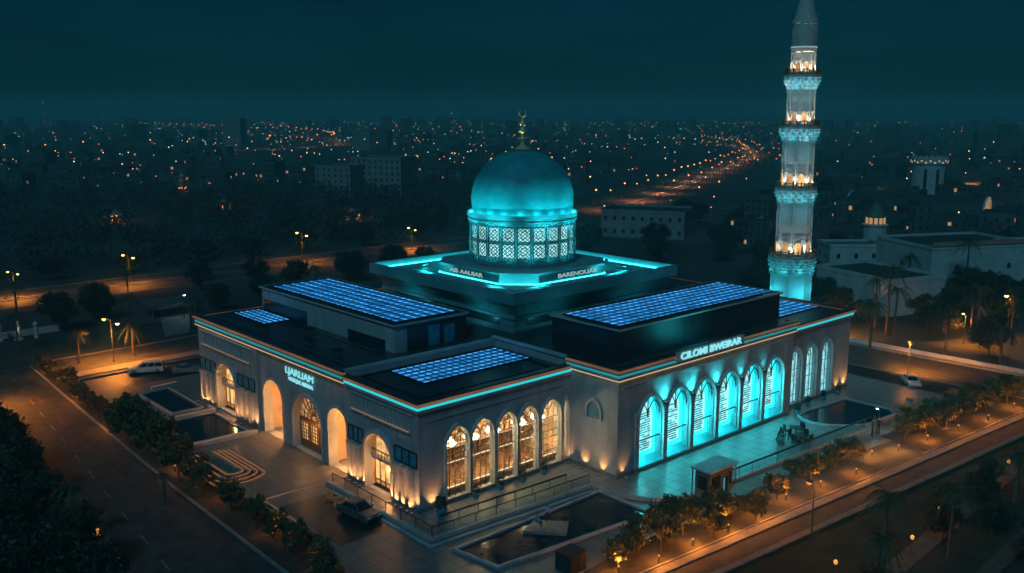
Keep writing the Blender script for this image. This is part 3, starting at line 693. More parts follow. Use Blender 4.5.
# main hall windows: deep cyan niches
for i, cx in enumerate(W2):
    hw, z0, sp, tp = 2.75, 0.9, 7.9, 11.35
    fb = MB(); surround(fb, RM, cx, hw, z0, sp, tp, 0.28, 0.55, 0.1); f = part(fb, 'window', M['stone2'])
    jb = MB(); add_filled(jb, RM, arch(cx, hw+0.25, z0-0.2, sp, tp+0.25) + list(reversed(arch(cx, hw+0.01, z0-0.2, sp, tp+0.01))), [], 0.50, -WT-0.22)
    part(jb, 'reveal', M['niche_glow'], f)
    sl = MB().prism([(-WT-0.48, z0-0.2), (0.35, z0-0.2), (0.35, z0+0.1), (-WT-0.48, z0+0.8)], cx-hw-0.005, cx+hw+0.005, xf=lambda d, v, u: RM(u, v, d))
    part(sl, 'sill', M['niche_glow'], f)
    pb = MB(); add_filled(pb, RM, arch(cx, hw+0.2, z0, sp, tp+0.2), [], 0.1, -WT-0.54); part(pb, 'pane', M['cyanpane'], f)
    cb_ = MB(); add_filled(cb_, RM, arch(cx-0.1, hw-0.75, 2.5, sp-0.6, tp-1.2), [], 0.06, -WT-0.43); part(cb_, 'screen', M['cyancore'], f)
    lv = MB(); lr = random.Random(40+i)
    v = 2.75
    while v < sp+0.5:
        u = cx-0.2-hw+1.25
        wmax = arch_h(cx, cx, hw-0.85, sp-0.9, tp-1.6)
        while u < cx-0.2+hw-1.35:
            w_ = lr.uniform(0.3, 1.4); e = min(u+w_, cx-0.2+hw-1.2)
            if lr.random() < 0.8: lv.box(u, e, -WT-0.398, -WT-0.35, v, v+0.17, xf=RM)
            u += w_+0.12
        v += 0.36
    part(lv, 'louvres', M['louvre'], f)
    tr = MB().box(cx-hw, cx+hw, -0.55, -0.43, 4.55, 4.72, xf=RM)
    for sgn in (-1, 1):
        pts = arch(cx+sgn*hw/2, hw/2-0.03, sp-0.2, sp+0.1, sp+0.68*(tp-sp), 6); tr.tube([RM(a, b_, -0.5) for a, b_ in pts[1:-1]], 0.10, 4)
    tr.tube([RM(cx, sp, -0.5), RM(cx, tp-0.1, -0.5)], 0.08, 4)
    part(tr, 'tracery', M['frame'], f)
    light('AREA', RM(cx-0.6, 6.0, -1.0), 900, CYAN, f, 3.0, rot=(0.5, -1, -0.45))
    for q in (2.6, 5.2, 7.8): light('POINT', RM(cx-1.6, q, -0.75), 260, CYAN, f, 0.2)
    if i < 5:
        x, y = cx+3.19, -9.78
        u = part(MB().box(x-0.2, x+0.2, y-0.25, -9.503, 9.4, 9.65).slot(1).box(x-0.12, x+0.12, y-0.15, -9.55, 9.652, 9.67), 'wall_uplight', [M['frame'], M['led_cyan']])
        light('SPOT', (x, y-0.12, 9.75), (3400, 4000, 2800, 1000, 450)[i], CYAN, u, 0.5, rot=(-0.15, 0.06, 1), spot=100, blend=1.0)
    pil = MB().box(cx+3.0, cx+3.38, 0.003, 0.28, 0.95, 9.3, xf=RM) if i < 5 else MB().box(cx+2.99, cx+3.4, 0.003, 0.28, 0.95, 13, xf=RM)
    part(pil, 'pilaster', M['stone2'])
part(MB().box(31.06, 31.45, 0.003, 0.28, 0.95, 9.3, xf=RM), 'pilaster', M['stone2'])
light('AREA', (48, -9.3, 17.3), 300, CYAN, so, 6.0, rot=(0, 1, 0.35))
# right pavilion windows
for cx in W3:
    f = lancet_window(R3, cx, 1.85, 1.0, 8.7, 11.1, 2, (2.4, 5.0, 7.0), frame=M['frame'])
    pb = MB(); add_filled(pb, R3, arch(cx, 1.95, 0.95, 8.7, 11.15), [], 0.08, -0.9); part(pb, 'pane', M['palecyan'], f)
    part(MB().box(cx-0.9, cx+0.5, -0.85, -0.80, 3.0, 8.6, xf=R3), 'screen', M['cyancore'], f)
    light('SPOT', (cx, -9.3, 9.3), 150, (0.3, 0.95, 1.0), f, 0.1, rot=(0, 0.25, -1), spot=80)
uplight((89.6, -9.0, 0.352), (0, -1), e=120); uplight((92.2, -9.0, 0.352), (0, -1), e=190); uplight((72.6, -9.0, 0.352), (0, -1), e=90)

# roof lights
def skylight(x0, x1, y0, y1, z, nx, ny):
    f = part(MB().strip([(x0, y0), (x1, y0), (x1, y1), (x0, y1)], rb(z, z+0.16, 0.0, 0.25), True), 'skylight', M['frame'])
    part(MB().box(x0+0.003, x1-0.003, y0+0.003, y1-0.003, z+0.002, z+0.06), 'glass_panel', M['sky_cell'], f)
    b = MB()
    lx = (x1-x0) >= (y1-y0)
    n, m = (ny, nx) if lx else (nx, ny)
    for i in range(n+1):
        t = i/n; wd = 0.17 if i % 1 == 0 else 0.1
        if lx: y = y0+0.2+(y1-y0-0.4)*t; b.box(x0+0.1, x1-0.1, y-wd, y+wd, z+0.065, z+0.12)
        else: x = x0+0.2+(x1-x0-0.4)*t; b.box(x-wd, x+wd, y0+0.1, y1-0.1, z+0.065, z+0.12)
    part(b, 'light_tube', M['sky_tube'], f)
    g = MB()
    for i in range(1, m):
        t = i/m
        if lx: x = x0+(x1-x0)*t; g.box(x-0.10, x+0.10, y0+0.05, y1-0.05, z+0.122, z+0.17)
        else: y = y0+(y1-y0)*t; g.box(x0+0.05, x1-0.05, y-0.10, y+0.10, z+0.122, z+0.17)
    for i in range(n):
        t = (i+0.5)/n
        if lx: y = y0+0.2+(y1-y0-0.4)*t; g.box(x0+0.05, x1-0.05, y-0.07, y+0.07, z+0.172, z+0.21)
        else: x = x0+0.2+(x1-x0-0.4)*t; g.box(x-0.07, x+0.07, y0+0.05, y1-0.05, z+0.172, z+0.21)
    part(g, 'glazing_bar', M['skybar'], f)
    return f
def roof_box(x0, x1, y0, y1, z0, z1, m_front):
    p = part(MB().box(x0, x1, y0, y1, z0, z1-0.30), 'roof_box', m_front)
    part(MB().box(x0-0.3, x1+0.3, y0-0.3, y1+0.3, z1-0.298, z1), 'roof_slab', M['roof'], p)
    part(MB().strip([(x0-0.3, y0-0.3), (x1+0.3, y0-0.3), (x1+0.3, y1+0.3), (x0-0.3, y1+0.3)], rb(z1-0.22, z1+0.05, 0.002, 0.10), True), 'edge_trim', M['tealstone'], p)
    return p
lb = roof_box(11.2, 25.0, 21.0, 63.0, 15.6, 20.0, M['stone'])
for bx in ((13.5, 25.05, 20.93, 20.998, 15.62, 19.4), (11.15, 11.198, 23.5, 34, 15.62, 17.2), (11.15, 11.198, 47, 62.6, 15.62, 17.8)): part(MB().box(*bx), 'cladding', M['darkglass'], lb)
for bx in ((17.5, 19.6, 20.87, 20.928, 15.7, 18.9), (20.6, 22.6, 20.87, 20.928, 15.7, 18.6)): part(MB().box(*bx), 'door', M['bluewin'], lb)
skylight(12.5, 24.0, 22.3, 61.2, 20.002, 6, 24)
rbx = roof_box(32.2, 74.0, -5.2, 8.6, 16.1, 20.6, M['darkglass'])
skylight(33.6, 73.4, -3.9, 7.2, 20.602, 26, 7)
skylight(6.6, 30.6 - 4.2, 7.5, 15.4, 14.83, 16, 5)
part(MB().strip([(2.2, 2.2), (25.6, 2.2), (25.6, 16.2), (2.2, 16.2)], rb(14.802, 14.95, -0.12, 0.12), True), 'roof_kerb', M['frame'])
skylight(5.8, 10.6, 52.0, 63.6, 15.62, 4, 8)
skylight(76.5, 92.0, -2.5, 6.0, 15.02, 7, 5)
part(MB().box(28.5, 31.5, 59.5, 60.1, 15.62, 16.1).slot(1).box(28.6, 31.4, 59.46, 60.14, 16.102, 16.2), 'roof_lamp', [M['frame'], M['lamp_white']])
for bx in ((40, 43, 62, 64, 15.62, 17.2), (84, 87, 30, 34, 15.62, 17.4), (78, 80, 44, 47, 15.62, 17.0)): part(MB().box(*bx), 'plant_unit', M['steel'])

for (x0, x1, y0, y1, h) in ((4, 5.2, 26, 27.2, .7), (4, 5.2, 34, 35.4, .6), (7.5, 8.6, 40, 41, .9), (28, 29, 24, 25.2, .8), (2.6, 3.8, 46.5, 48.2, .9), (28.2, 29.4, 33, 34, .7), (79, 80.4, 22, 24, .9), (84, 88, 12.5, 15, 1.1)):
    zb = 15.62 if y0 > 17 else 15.02
    u_ = part(MB().box(x0, x1, y0, y1, zb, zb+h), 'roof_vent', M['steel'])
    part(MB().box(x0-0.12, x1+0.12, y0-0.12, y1+0.12, zb+h+0.002, zb+h+0.1), 'vent_cap', M['frame'], u_)
for pth in ([(2.2, 20), (2.2, 62)], [(9.4, 24), (9.4, 44.0)], [(27.0, 19.5), (27.0, 58)]):
    part(MB().tube([(x, y, 15.78) for x, y in pth], 0.09, 6), 'roof_pipe', M['steel'])
part(MB().strip([(29.6, -7.4), (70, -7.4)], rb(16.12, 16.24, -0.15, 0.15)), 'cable_tray', M['steel'])
# dome platform, plinth, drum, dome
DX, DY = 52.0, 37.0
sq = lambda i: [(31.3+i, 16.7+i), (73.3-i, 16.7+i), (73.3-i, 58-i), (31.3+i, 58-i)]
pf = part(MB().prism(sq(1.8), 15.6, 20.0).prism(sq(0.9), 20.0, 20.8).prism(sq(0.0), 20.8, 21.7), 'dome_platform', M['domestone'])
part(MB().strip(sq(0.0), rb(21.702, 22.75, -0.6, 0.0), True), 'rim', M['domestone'], pf)
part(MB().strip(sq(1.8), rb(17.9, 18.3, 0.003, 0.25), True).strip(sq(1.8), rb(15.62, 16.3, 0.003, 0.3), True), 'moulding', M['domestone'], pf)
rp = MB()
for a, b in ((36, 50), (53, 68)): rp.box(a, b, 18.42, 18.497, 16.5, 17.7); rp.box(33.02, 33.097, a-14, b-14, 16.5, 17.7)
part(rp, 'recess_panel', M['roof'], pf)
part(MB().strip(sq(0.75), rb(21.704, 21.80, -0.40, 0.0), True), 'light_strip', M['led_cyan_hot'], pf)
part(MB().strip(sq(5.2), rb(21.704, 21.95, -0.35, 0.0), True), 'step', M['domestone'], pf)
H = 13.3; ch = 4.6
octo = lambda H, ch: [(DX-H+ch, DY-H), (DX+H-ch, DY-H), (DX+H, DY-H+ch), (DX+H, DY+H-ch), (DX+H-ch, DY+H), (DX-H+ch, DY+H), (DX-H, DY+H-ch), (DX-H, DY-H+ch)]
pl = part(MB().prism(octo(13.0, 4.6), 21.71, 23.3).prism(octo(13.3, 4.7), 23.3, 23.65), 'plinth', M['domestone'])
part(MB().strip(octo(13.0, 4.6), rb(21.712, 21.80, 0.25, 0.45), True), 'light_strip', M['led_cyan_hot'], pl)
FP = FL(DX-13.0); FQ = FR(DY-13.0)
bdm = MB().box(-(DY+12.2), -(DY-8.0), 0.003, 0.18, 21.95, 23.28, xf=FP)
bdm.slot(1); add_text(bdm, FP, 'AIS AAUIAR', -(DY+0.8), 22.28, 0.72, 9.6, 0.22, 0.03, 0.06)
part(bdm, 'sign_board', [M['darkglass'], M['letters_dim']], pl)
bdm = MB().box(DX-8.0, DX+12.0, 0.003, 0.18, 21.95, 23.28, xf=FQ)
bdm.slot(1); add_text(bdm, FQ, 'BARENOUAR', DX+1.6, 22.28, 0.72, 10.2, 0.22, 0.03, 0.06)
part(bdm, 'sign_board', [M['darkglass'], M['letters_dim']], pl)
c = (DX, DY)
dm = part(MB().lathe([(9.95, 23.66), (9.95, 24.3), (9.70, 24.4), (9.70, 31.1), (9.95, 31.2), (10.0, 31.5)], 80, c), 'drum', M['domestone'])
NP = 22
for k in range(NP):
    a0 = 2*PI*k/NP; hwid = 2*9.75*math.sin(PI/NP)*0.42
    ca, sa = math.cos(a0), math.sin(a0)
    rr = 9.75
    def xf(u, v, w, ca=ca, sa=sa): return (DX+(rr+w)*ca-u*sa, DY+(rr+w)*sa+u*ca, v)
    mb_ = MB().box(-hwid-0.30, -hwid-0.08, 0, 0.25, 24.5, 31.05, xf=xf)
    part(mb_, 'drum_pilaster', M['domestone'], dm)
    for (z0, z1) in ((25.3, 27.95), (28.3, 30.95)):
        lb_ = MB().slot(1).box(-hwid+0.02, hwid-0.02, 0.01, 0.05, z0+0.02, z1-0.02, xf=xf)
        lb_.slot(0)
        lb_.box(-hwid, hwid, 0.02, 0.16, z0, z0+0.16, xf=xf).box(-hwid, hwid, 0.02, 0.16, z1-0.16, z1, xf=xf)
        lb_.box(-hwid, -hwid+0.14, 0.02, 0.16, z0+0.16, z1-0.16, xf=xf).box(hwid-0.14, hwid, 0.02, 0.16, z0+0.16, z1-0.16, xf=xf)
        n = 5; W = 2*hwid-0.28; Hh = z1-z0-0.32; sx = W/n; sz = Hh/7
        for i in range(n):
            for j in range(7):
                u0 = -hwid+0.14+i*sx; v0 = z0+0.16+j*sz
                if (i+j) % 2: p0, p1 = (u0, v0), (u0+sx, v0+sz)
                else: p0, p1 = (u0+sx, v0), (u0, v0+sz)
                lb_.tube([xf(*p0, 0.10), xf(*p1, 0.10)], 0.075, 4, cap=False)
        rg = [xf(W*0.30*math.cos(2*PI*q/8), (z0+z1)/2+W*0.36*math.sin(2*PI*q/8), 0.11) for q in range(9)]
        lb_.tube(rg, 0.075, 4, cap=False)
        part(lb_, 'lattice_window', [M['lattice'], M['lattice_glow']], dm)
prof = [(10.0, 31.5), (10.32, 31.65), (10.32, 31.95), (10.15, 32.05), (10.15, 32.3), (10.45, 32.4), (10.45, 33.05), (10.24, 33.05), (10.20, 32.5), (9.2, 32.5)]
rg_ = part(MB().lathe(prof, 80, c, cap=False), 'ring_moulding', M['domestone'])
part(MB().lathe([(9.78, 32.52), (10.14, 32.52), (10.14, 32.6), (9.78, 32.6)] + [(9.78, 32.52)], 80, c, cap=False), 'light_strip', M['led_dome'], rg_)
db_ = MB()
for k in range(80):
    a = 2*PI*k/80; db_.box(-0.16, 0.16, 0, 0.16, 31.28, 31.48, xf=lambda u, v, w, a=a: (DX+(9.98+w)*math.cos(a)-u*math.sin(a), DY+(9.98+w)*math.sin(a)+u*math.cos(a), v))
part(db_, 'dentils', M['domestone'], rg_)
dp = [(9.28, 32.45), (9.42, 33.2), (9.58, 34.2), (9.66, 35.2)]
for k in range(1, 26):
    a = (PI/2)*k/26; dp.append((9.66*math.cos(a)**0.93, 35.2+9.1*math.sin(a)**1.02))
dp += [(0.55, 44.45), (0.35, 45.0), (0.30, 45.2)]
ribs = MB().lathe(dp, 96, c)
dome = part(ribs, 'dome', M['dome'], smooth=True)
fp = [(1.3, 44.15), (1.6, 44.5), (1.0, 44.9), (0.45, 45.3), (0.34, 45.9), (0.75, 46.3), (0.34, 46.8), (0.28, 47.2), (0.85, 47.7), (0.28, 48.3), (0.22, 48.6), (0.62, 49.0), (0.2, 49.5), (0.15, 50.4)]
fb = MB().lathe(fp, 16, c)
cr = [(DX+0.62*math.cos(a)*0.707, DY-0.62*math.cos(a)*0.707, 51.0+0.62*math.sin(a)) for a in [R(-230+280*k/16) for k in range(17)]]
fb.tube(cr, 0.16, 6)
part(fb, 'finial', M['gold'], dome, smooth=True)
for k in range(20):
    a = 2*PI*(k+0.5)/20
    light('SPOT', (DX+10.0*math.cos(a), DY+10.0*math.sin(a), 32.72), 130, CYAN, rg_, 0.12, rot=(-math.cos(a)*0.30, -math.sin(a)*0.30, 1), spot=125, blend=1.0)
for a in (R(225), R(315), R(135)):
    light('SPOT', (DX+2.0*math.cos(a), DY+2.0*math.sin(a), 45.0), 500, WWHITE, dome, 0.05, rot=(-math.cos(a)*0.28, -math.sin(a)*0.28, 1), spot=40)
for k in range(16):
    a = 2*PI*(k+0.5)/16
    light('SPOT', (DX+11.9*math.cos(a), DY+11.9*math.sin(a), 23.8), 300, CYAN, pl, 0.1, rot=(-math.cos(a)*0.5, -math.sin(a)*0.5, 1), spot=110, blend=1.0)
# soft floods on the platform that wash plinth, drum foot and platform sides
for i in range(4):
    for s_ in (-0.55, 0.55):
        a = R(-90+90*i); d = Vector((math.cos(a), math.sin(a))); tq = Vector((-d.y, d.x))
        p = Vector(c) + d*18.0 + tq*18.0*s_
        f_ = part(MB().box(p.x-0.25, p.x+0.25, p.y-0.25, p.y+0.25, 21.704, 22.0), 'floodlight', M['frame'])
        light('SPOT', (p.x, p.y, 22.25), 2600, CYAN, f_, 0.2, rot=(-d.x, -d.y, 0.12), spot=110, blend=0.9)
    for s_ in (-0.25, 0.25):  # extra floods added to broaden the lit band on the dome
        p = Vector(c) + d*18.6 + tq*18.6*s_
        f_ = part(MB().box(p.x-0.25, p.x+0.25, p.y-0.25, p.y+0.25, 21.96, 22.3), 'floodlight', M['frame'])
        aim = Vector((DX+d.x*8+tq.x*s_*12-p.x, DY+d.y*8+tq.y*s_*12-p.y, 34.4-22.4))
        light('SPOT', (p.x, p.y, 22.45), 32000, CYAN, f_, 0.25, rot=tuple(aim), spot=34, blend=1.0)
# low floods on the roof lighting the platform sides
for (x, y, rx, ry) in ((29.6, 26, 1, 0.0), (29.6, 46, 1, 0), (41, 13.2, 0, 1), (63, 13.2, 0, 1)):
    f_ = part(MB().box(x-0.3, x+0.3, y-0.3, y+0.3, 15.62 if y > 17.4 else 16.11, 16.4), 'floodlight', M['frame'])
    light('SPOT', (x, y, 16.55), 420, (0.05, 0.6, 0.7), f_, 0.3, rot=(rx, ry, 0.9), spot=140, blend=1.0)

# ------------------------------------------------------------------ minaret
MX, MY = 104.0, 11.0
mn = thing('minaret', (MX, MY, 0), 'tall slender octagonal minaret with four lit balconies', 'minaret')
mc = (MX, MY); O8 = PI/8 + R(4)
def mpart(mb, name, m, parent=None): return mb.build(name, m, parent or mn)
M['minstone'] = mat('minaret_stone', (0.42, 0.42, 0.40), 0.65, 0.12, 1.2, bump=0.08)
def carved(name, c):
    m, nt, b = newmat(name)
    tc = nt.nodes.new('ShaderNodeTexCoord'); sp_ = nt.nodes.new('ShaderNodeSeparateXYZ'); nt.links.new(tc.outputs['Object'], sp_.inputs[0])
    at = nt.nodes.new('ShaderNodeMath'); at.operation = 'ARCTAN2'; nt.links.new(sp_.outputs['Y'], at.inputs[0]); nt.links.new(sp_.outputs['X'], at.inputs[1])
    sc = nt.nodes.new('ShaderNodeMath'); sc.operation = 'MULTIPLY'; sc.inputs[1].default_value = 40/(2*PI); nt.links.new(at.outputs[0], sc.inputs[0])
    zz = nt.nodes.new('ShaderNodeMath'); zz.operation = 'MULTIPLY'; zz.inputs[1].default_value = 1.7; nt.links.new(sp_.outputs['Z'], zz.inputs[0])
    outs = []
    for op in ('ADD', 'SUBTRACT'):
        q = nt.nodes.new('ShaderNodeMath'); q.operation = op; nt.links.new(sc.outputs[0], q.inputs[0]); nt.links.new(zz.outputs[0], q.inputs[1])
        pg = nt.nodes.new('ShaderNodeMath'); pg.operation = 'PINGPONG'; pg.inputs[1].default_value = 0.5; nt.links.new(q.outputs[0], pg.inputs[0]); outs.append(pg)
    mn_ = nt.nodes.new('ShaderNodeMath'); mn_.operation = 'MINIMUM'; nt.links.new(outs[0].outputs[0], mn_.inputs[0]); nt.links.new(outs[1].outputs[0], mn_.inputs[1])
    r = nt.nodes.new('ShaderNodeValToRGB'); r.color_ramp.elements[0].position = 0.10; r.color_ramp.elements[1].position = 0.18
    r.color_ramp.elements[0].color = (*[x*1.1 for x in c], 1); r.color_ramp.elements[1].color = (*[x*0.55 for x in c], 1)
    nt.links.new(mn_.outputs[0], r.inputs['Fac']); nt.links.new(r.outputs['Color'], b.inputs['Base Color']); b.inputs['Roughness'].default_value = 0.65
    return m
M['mincarved'] = carved('minaret_lattice_stone', (0.40, 0.43, 0.44))
mpart(MB().lathe([(5.2, 0.01), (5.2, 2.0), (4.6, 2.4), (4.15, 3.0), (4.15, 18.6)], 8, mc, O8), 'base_shaft', M['mincarved'])
LV = [(22.2, 4.15, 3.45, 4.75, 35.2), (36.1, 3.3, 3.05, 4.15, 47.6), (48.4, 3.0, 2.62, 3.95, 57.8), (58.5, 2.55, 2.28, 3.5, 63.6)]
for k, (zb, rin, rout, rbal, ztop) in enumerate(LV):
    cz = zb-3.6 if k == 0 else zb-2.9
    steps = [(rin*0.98, cz)]
    for q in range(6):
        t = q/5; r_ = rin+(rbal-rin)*(t**0.8); z_ = cz+0.1+(zb-0.7-cz)*t
        steps += [(r_+0.02, z_), (r_+0.10, z_+0.12), (r_-0.02, z_+0.14)]
    steps += [(rbal, zb-0.6), (rbal, zb)]
    bl = mpart(MB().lathe(steps, 16, mc, PI/16), 'balcony', M['minstone'])
    mu = MB()
    for row in range(3):
        t = (row+0.5)/3; r_ = rin+(rbal-rin)*(t**0.8)+0.06; z_ = cz+0.1+(zb-0.9-cz)*t
        for q in range(16):
            a = 2*PI*(q+0.5*(row % 2))/16
            mu.lathe([(0.02, z_-0.35), (0.26, z_), (0.26, z_+0.18), (0.02, z_+0.2)], 5, (MX+r_*math.cos(a), MY+r_*math.sin(a)))
    mpart(mu, 'stalactite_carving', M['minstone'], bl)
    rl = MB(); rr = rbal-0.12
    for q in range(16):
        a = 2*PI*q/16
        rl.box(-0.11, 0.11, -0.1, 0.1, zb+0.002, zb+1.35, xf=lambda u, v, w, a=a: (MX+(rr+w)*math.cos(a)-u*math.sin(a), MY+(rr+w)*math.sin(a)+u*math.cos(a), v))
        for e in (0.33, 0.66):
            a2 = a + 2*PI/16*e
            rl.box(-0.04, 0.04, -0.04, 0.04, zb+0.003, zb+0.95, xf=lambda u, v, w, a=a2: (MX+(rr+w)*math.cos(a)-u*math.sin(a), MY+(rr+w)*math.sin(a)+u*math.cos(a), v))
    rl.strip([(MX+rr*math.cos(2*PI*q/16), MY+rr*math.sin(2*PI*q/16)) for q in range(16)], rb(zb+0.95, zb+1.1, -0.07, 0.07), True)
    mpart(rl, 'railing', M['bronze'], bl)
    # shaft above, niches on every face
    ap = math.cos(PI/8)
    sh = mpart(MB().lathe([(rout+0.12, zb+0.003), (rout+0.12, zb+0.4), (rout, zb+0.5), (rout*0.985, ztop-0.8), (rout+0.15, ztop-0.6), (rout+0.15, ztop)], 8, mc, O8), 'shaft', M['mincarved'])
    for q in range(8):
        a = O8 + 2*PI*(q+0.5)/8
        fx = lambda u, v, w, a=a, d=rout*ap: (MX+(d+w)*math.cos(a)-u*math.sin(a), MY+(d+w)*math.sin(a)+u*math.cos(a), v)
        hw = rout*0.20; zt = zb+(2.9 if k < 3 else 2.6)
        nb_ = MB(); surround(nb_, fx, 0, hw, zb+0.55, zt-0.9, zt, 0.16, 0.16, 0.06)
        if k < 3: surround(nb_, fx, 0, hw+0.34, zb+0.55, zt-0.6, zt+0.75, 0.09, 0.10, 0.02)
        nf_ = mpart(nb_, 'niche', M['minstone'])
        gp = MB(); add_filled(gp, fx, arch(0, hw*0.98, zb+0.55, zt-0.9, zt-0.02), [], 0.05, 0.005)
        mpart(gp, 'pane', M['warmpane_dim'] if q % 2 else M['warmpane'], nf_)
        if k < 3: mpart(MB().box(-rout*0.30, rout*0.30, 0.0, 0.05, zt+1.2, zt+1.3, xf=fx).box(-rout*0.30, -rout*0.30+0.1, 0.0, 0.05, zt+1.3, ztop-1.1, xf=fx).box(rout*0.30-0.1, rout*0.30, 0.0, 0.05, zt+1.3, ztop-1.1, xf=fx), 'shaft_panel', M['minstone'])
    for q in range(8):
        a = O8 + 2*PI*q/8
        mpart(MB().tube([(MX+(rout+0.03)*math.cos(a), MY+(rout+0.03)*math.sin(a), zb+0.4), (MX+(rout*0.985+0.03)*math.cos(a), MY+(rout*0.985+0.03)*math.sin(a), ztop-0.75)], 0.15, 6), 'corner_rib', M['minstone'])
        x, y = MX+(rout+0.55)*math.cos(a), MY+(rout+0.55)*math.sin(a)
        u_ = mpart(MB().box(x-0.1, x+0.1, y-0.1, y+0.1, zb+0.002, zb+0.2).slot(1).box(x-0.07, x+0.07, y-0.07, y+0.07, zb+0.202, zb+0.22), 'uplight', [M['frame'], M['uplens']], bl)
        light('SPOT', (x, y, zb+0.3), 1700, (1.0, 0.90, 0.72), u_, 0.06, rot=(-math.cos(a)*0.16, -math.sin(a)*0.16, 1), spot=70, blend=1.0)
    # teal ring of light washing the corbels from below
    mpart(MB().strip([(MX+(rin+0.30)*math.cos(2*PI*q/16), MY+(rin+0.30)*math.sin(2*PI*q/16)) for q in range(16)], rb(cz-0.25, cz-0.12, -0.06, 0.06), True), 'light_strip', M['led_cyan_dim'], bl)
    for q in range(8):
        a = 2*PI*(q+0.2)/8
        light('SPOT', (MX+(rbal+0.7)*math.cos(a), MY+(rbal+0.7)*math.sin(a), cz-0.9), 480, (0.03, 0.66, 0.85), bl, 0.5, rot=(-math.cos(a)*0.38, -math.sin(a)*0.38, 1), spot=95, blend=1.0)
for q in range(5):  # unseen points added: cyan on the base, cool fill on the shafts
    a = 2*PI*(q+0.3)/5
    light('POINT', (MX+6.6*math.cos(a), MY+6.6*math.sin(a), 14.5), 900, (0.03, 0.72, 0.88), mn, 0.2)
    for zc in (31, 43, 54): light('POINT', (MX+5.6*math.cos(a), MY+5.6*math.sin(a), zc), 110, (0.18, 0.80, 1.0), mn, 0.3)
mpart(MB().lathe([(2.50, 63.602), (2.50, 64.0), (2.32, 64.2), (2.32, 68.2), (2.5, 68.4), (2.5, 68.7), (2.2, 69.4), (1.75, 71.2), (1.25, 73.5), (0.85, 76), (0.45, 79.5), (0.15, 82), (0.02, 82.4)], 16, mc, O8), 'cap', M['minstone'])
mpart(MB().strip([(MX+2.55*math.cos(2*PI*q/16), MY+2.55*math.sin(2*PI*q/16)) for q in range(16)], rb(63.7, 63.9, 0, 0.06), True), 'light_strip', M['letters_dim'])
mpart(MB().lathe([(0.02, 82.2), (0.35, 82.7), (0.08, 83.2), (0.25, 83.7), (0.05, 84.2), (0.02, 85.6)], 10, mc), 'finial', M['gold'])
for q in range(8):
    a = O8 + 2*PI*(q+0.5)/8
    fx = lambda u, v, w, a=a: (MX+(2.32*math.cos(PI/16)+w)*math.cos(a)-u*math.sin(a), MY+(2.32*math.cos(PI/16)+w)*math.sin(a)+u*math.cos(a), v)
    nb_ = MB(); surround(nb_, fx, 0, 0.42, 64.9, 66.7, 67.7, 0.12, 0.12, 0.03); mpart(nb_, 'blind_arch', M['minstone'])

# ------------------------------------------------------------------ balustrades, kiosk and small furniture
def balustrade(path, z0, label, h=1.35, rail=0.07, rail_m=None, gap=3.2):
    t = thing('glass_balustrade', (path[0][0], path[0][1], z0), label, 'balustrade')
    pts = []
    for (a, b) in zip(path[:-1], path[1:]):
        d = math.dist(a, b); n = max(1, round(d/gap))
        for i in range(n): pts.append((a[0]+(b[0]-a[0])*i/n, a[1]+(b[1]-a[1])*i/n))
    pts.append(path[-1])
    for x, y in pts: MB().box(x-0.05, x+0.05, y-0.05, y+0.05, z0+0.002, z0+h-0.05).build('post', M['steel'], t)
    MB().tube([(x, y, z0+h) for x, y in path], rail, 6).build('handrail', rail_m or M['frame'], t)
    MB().strip(path, rb(z0+0.12, z0+h-0.12, -0.012, 0.012)).build('glass_panel', M['railglass'], t)
    return t
balustrade([(-2.9, 16.6), (-2.9, -6.3)], 0.36, 'glass balustrade with thin posts along the entrance side of the corner terrace')
balustrade([(-2.9, -6.55), (23.4, -8.0)], 0.36, 'glass balustrade along the corner terrace above the long sunken pool')
balustrade([(-0.6, -4.9), (20.8, -6.0)], 0.36, 'dark thick handrail with glass standing on the corner terrace', 1.5, 0.13)
balustrade([(38.2, -20.4), (56, -21.3), (77.0, -22.4)], 0.36, 'long dark handrail with glass at the edge of the cyan lit terrace', 1.5, 0.14)
# kiosk
kx0, kx1, ky0, ky1 = 31.1, 36.3, -22.7, -20.3
kk = thing('kiosk', ((kx0+kx1)/2, (ky0+ky1)/2, 0), 'small grey flat roofed guard kiosk at the terrace edge', 'kiosk')
MB().box(kx0, kx1, ky0, ky1, 0.36, 4.1).build('wall', mat('kiosk_panel', (0.10, 0.12, 0.13), 0.5, 0.2, 0.8), kk)
MB().prism([(kx0-0.5, ky0-0.5), (kx1+0.5, ky0-0.5), (kx1+0.5, ky1+0.5), (kx0-0.5, ky1+0.5)], 4.3, 4.55).build('roof', M['tealstone'], kk)
MB().box(kx0+0.1, kx1-0.1, ky0+0.1, ky1-0.1, 4.102, 4.298).build('roof_band', M['frame'], kk)
for x, y in ((kx0-0.25, ky0-0.25), (kx1+0.25, ky0-0.25), (kx0-0.25, ky1+0.25), (kx1+0.25, ky1+0.25)):
    MB().box(x-0.08, x+0.08, y-0.08, y+0.08, 0.36, 4.298).build('post', M['steel'], kk)
wf = MB().box(kx0+2.9, kx0+4.1, ky0-0.06, ky0-0.002, 0.4, 2.9).build('door', M['frame'], kk)
MB().box(kx0+3.0, kx0+3.35, ky0-0.08, ky0-0.062, 0.5, 2.8).build('door_glass', M['led_cyan_dim'], wf)
wn = MB().box(kx0-0.05, kx0-0.002, ky0+0.4, ky1-0.4, 1.6, 3.4).build('window', M['carglass'], kk)
wn2 = MB().box(kx0+0.4, kx0+2.4, ky0-0.05, ky0-0.002, 1.6, 3.4).box(kx0+4.4, kx1-0.4, ky0-0.05, ky0-0.002, 1.6, 3.4).build('window', M['carglass'], kk)
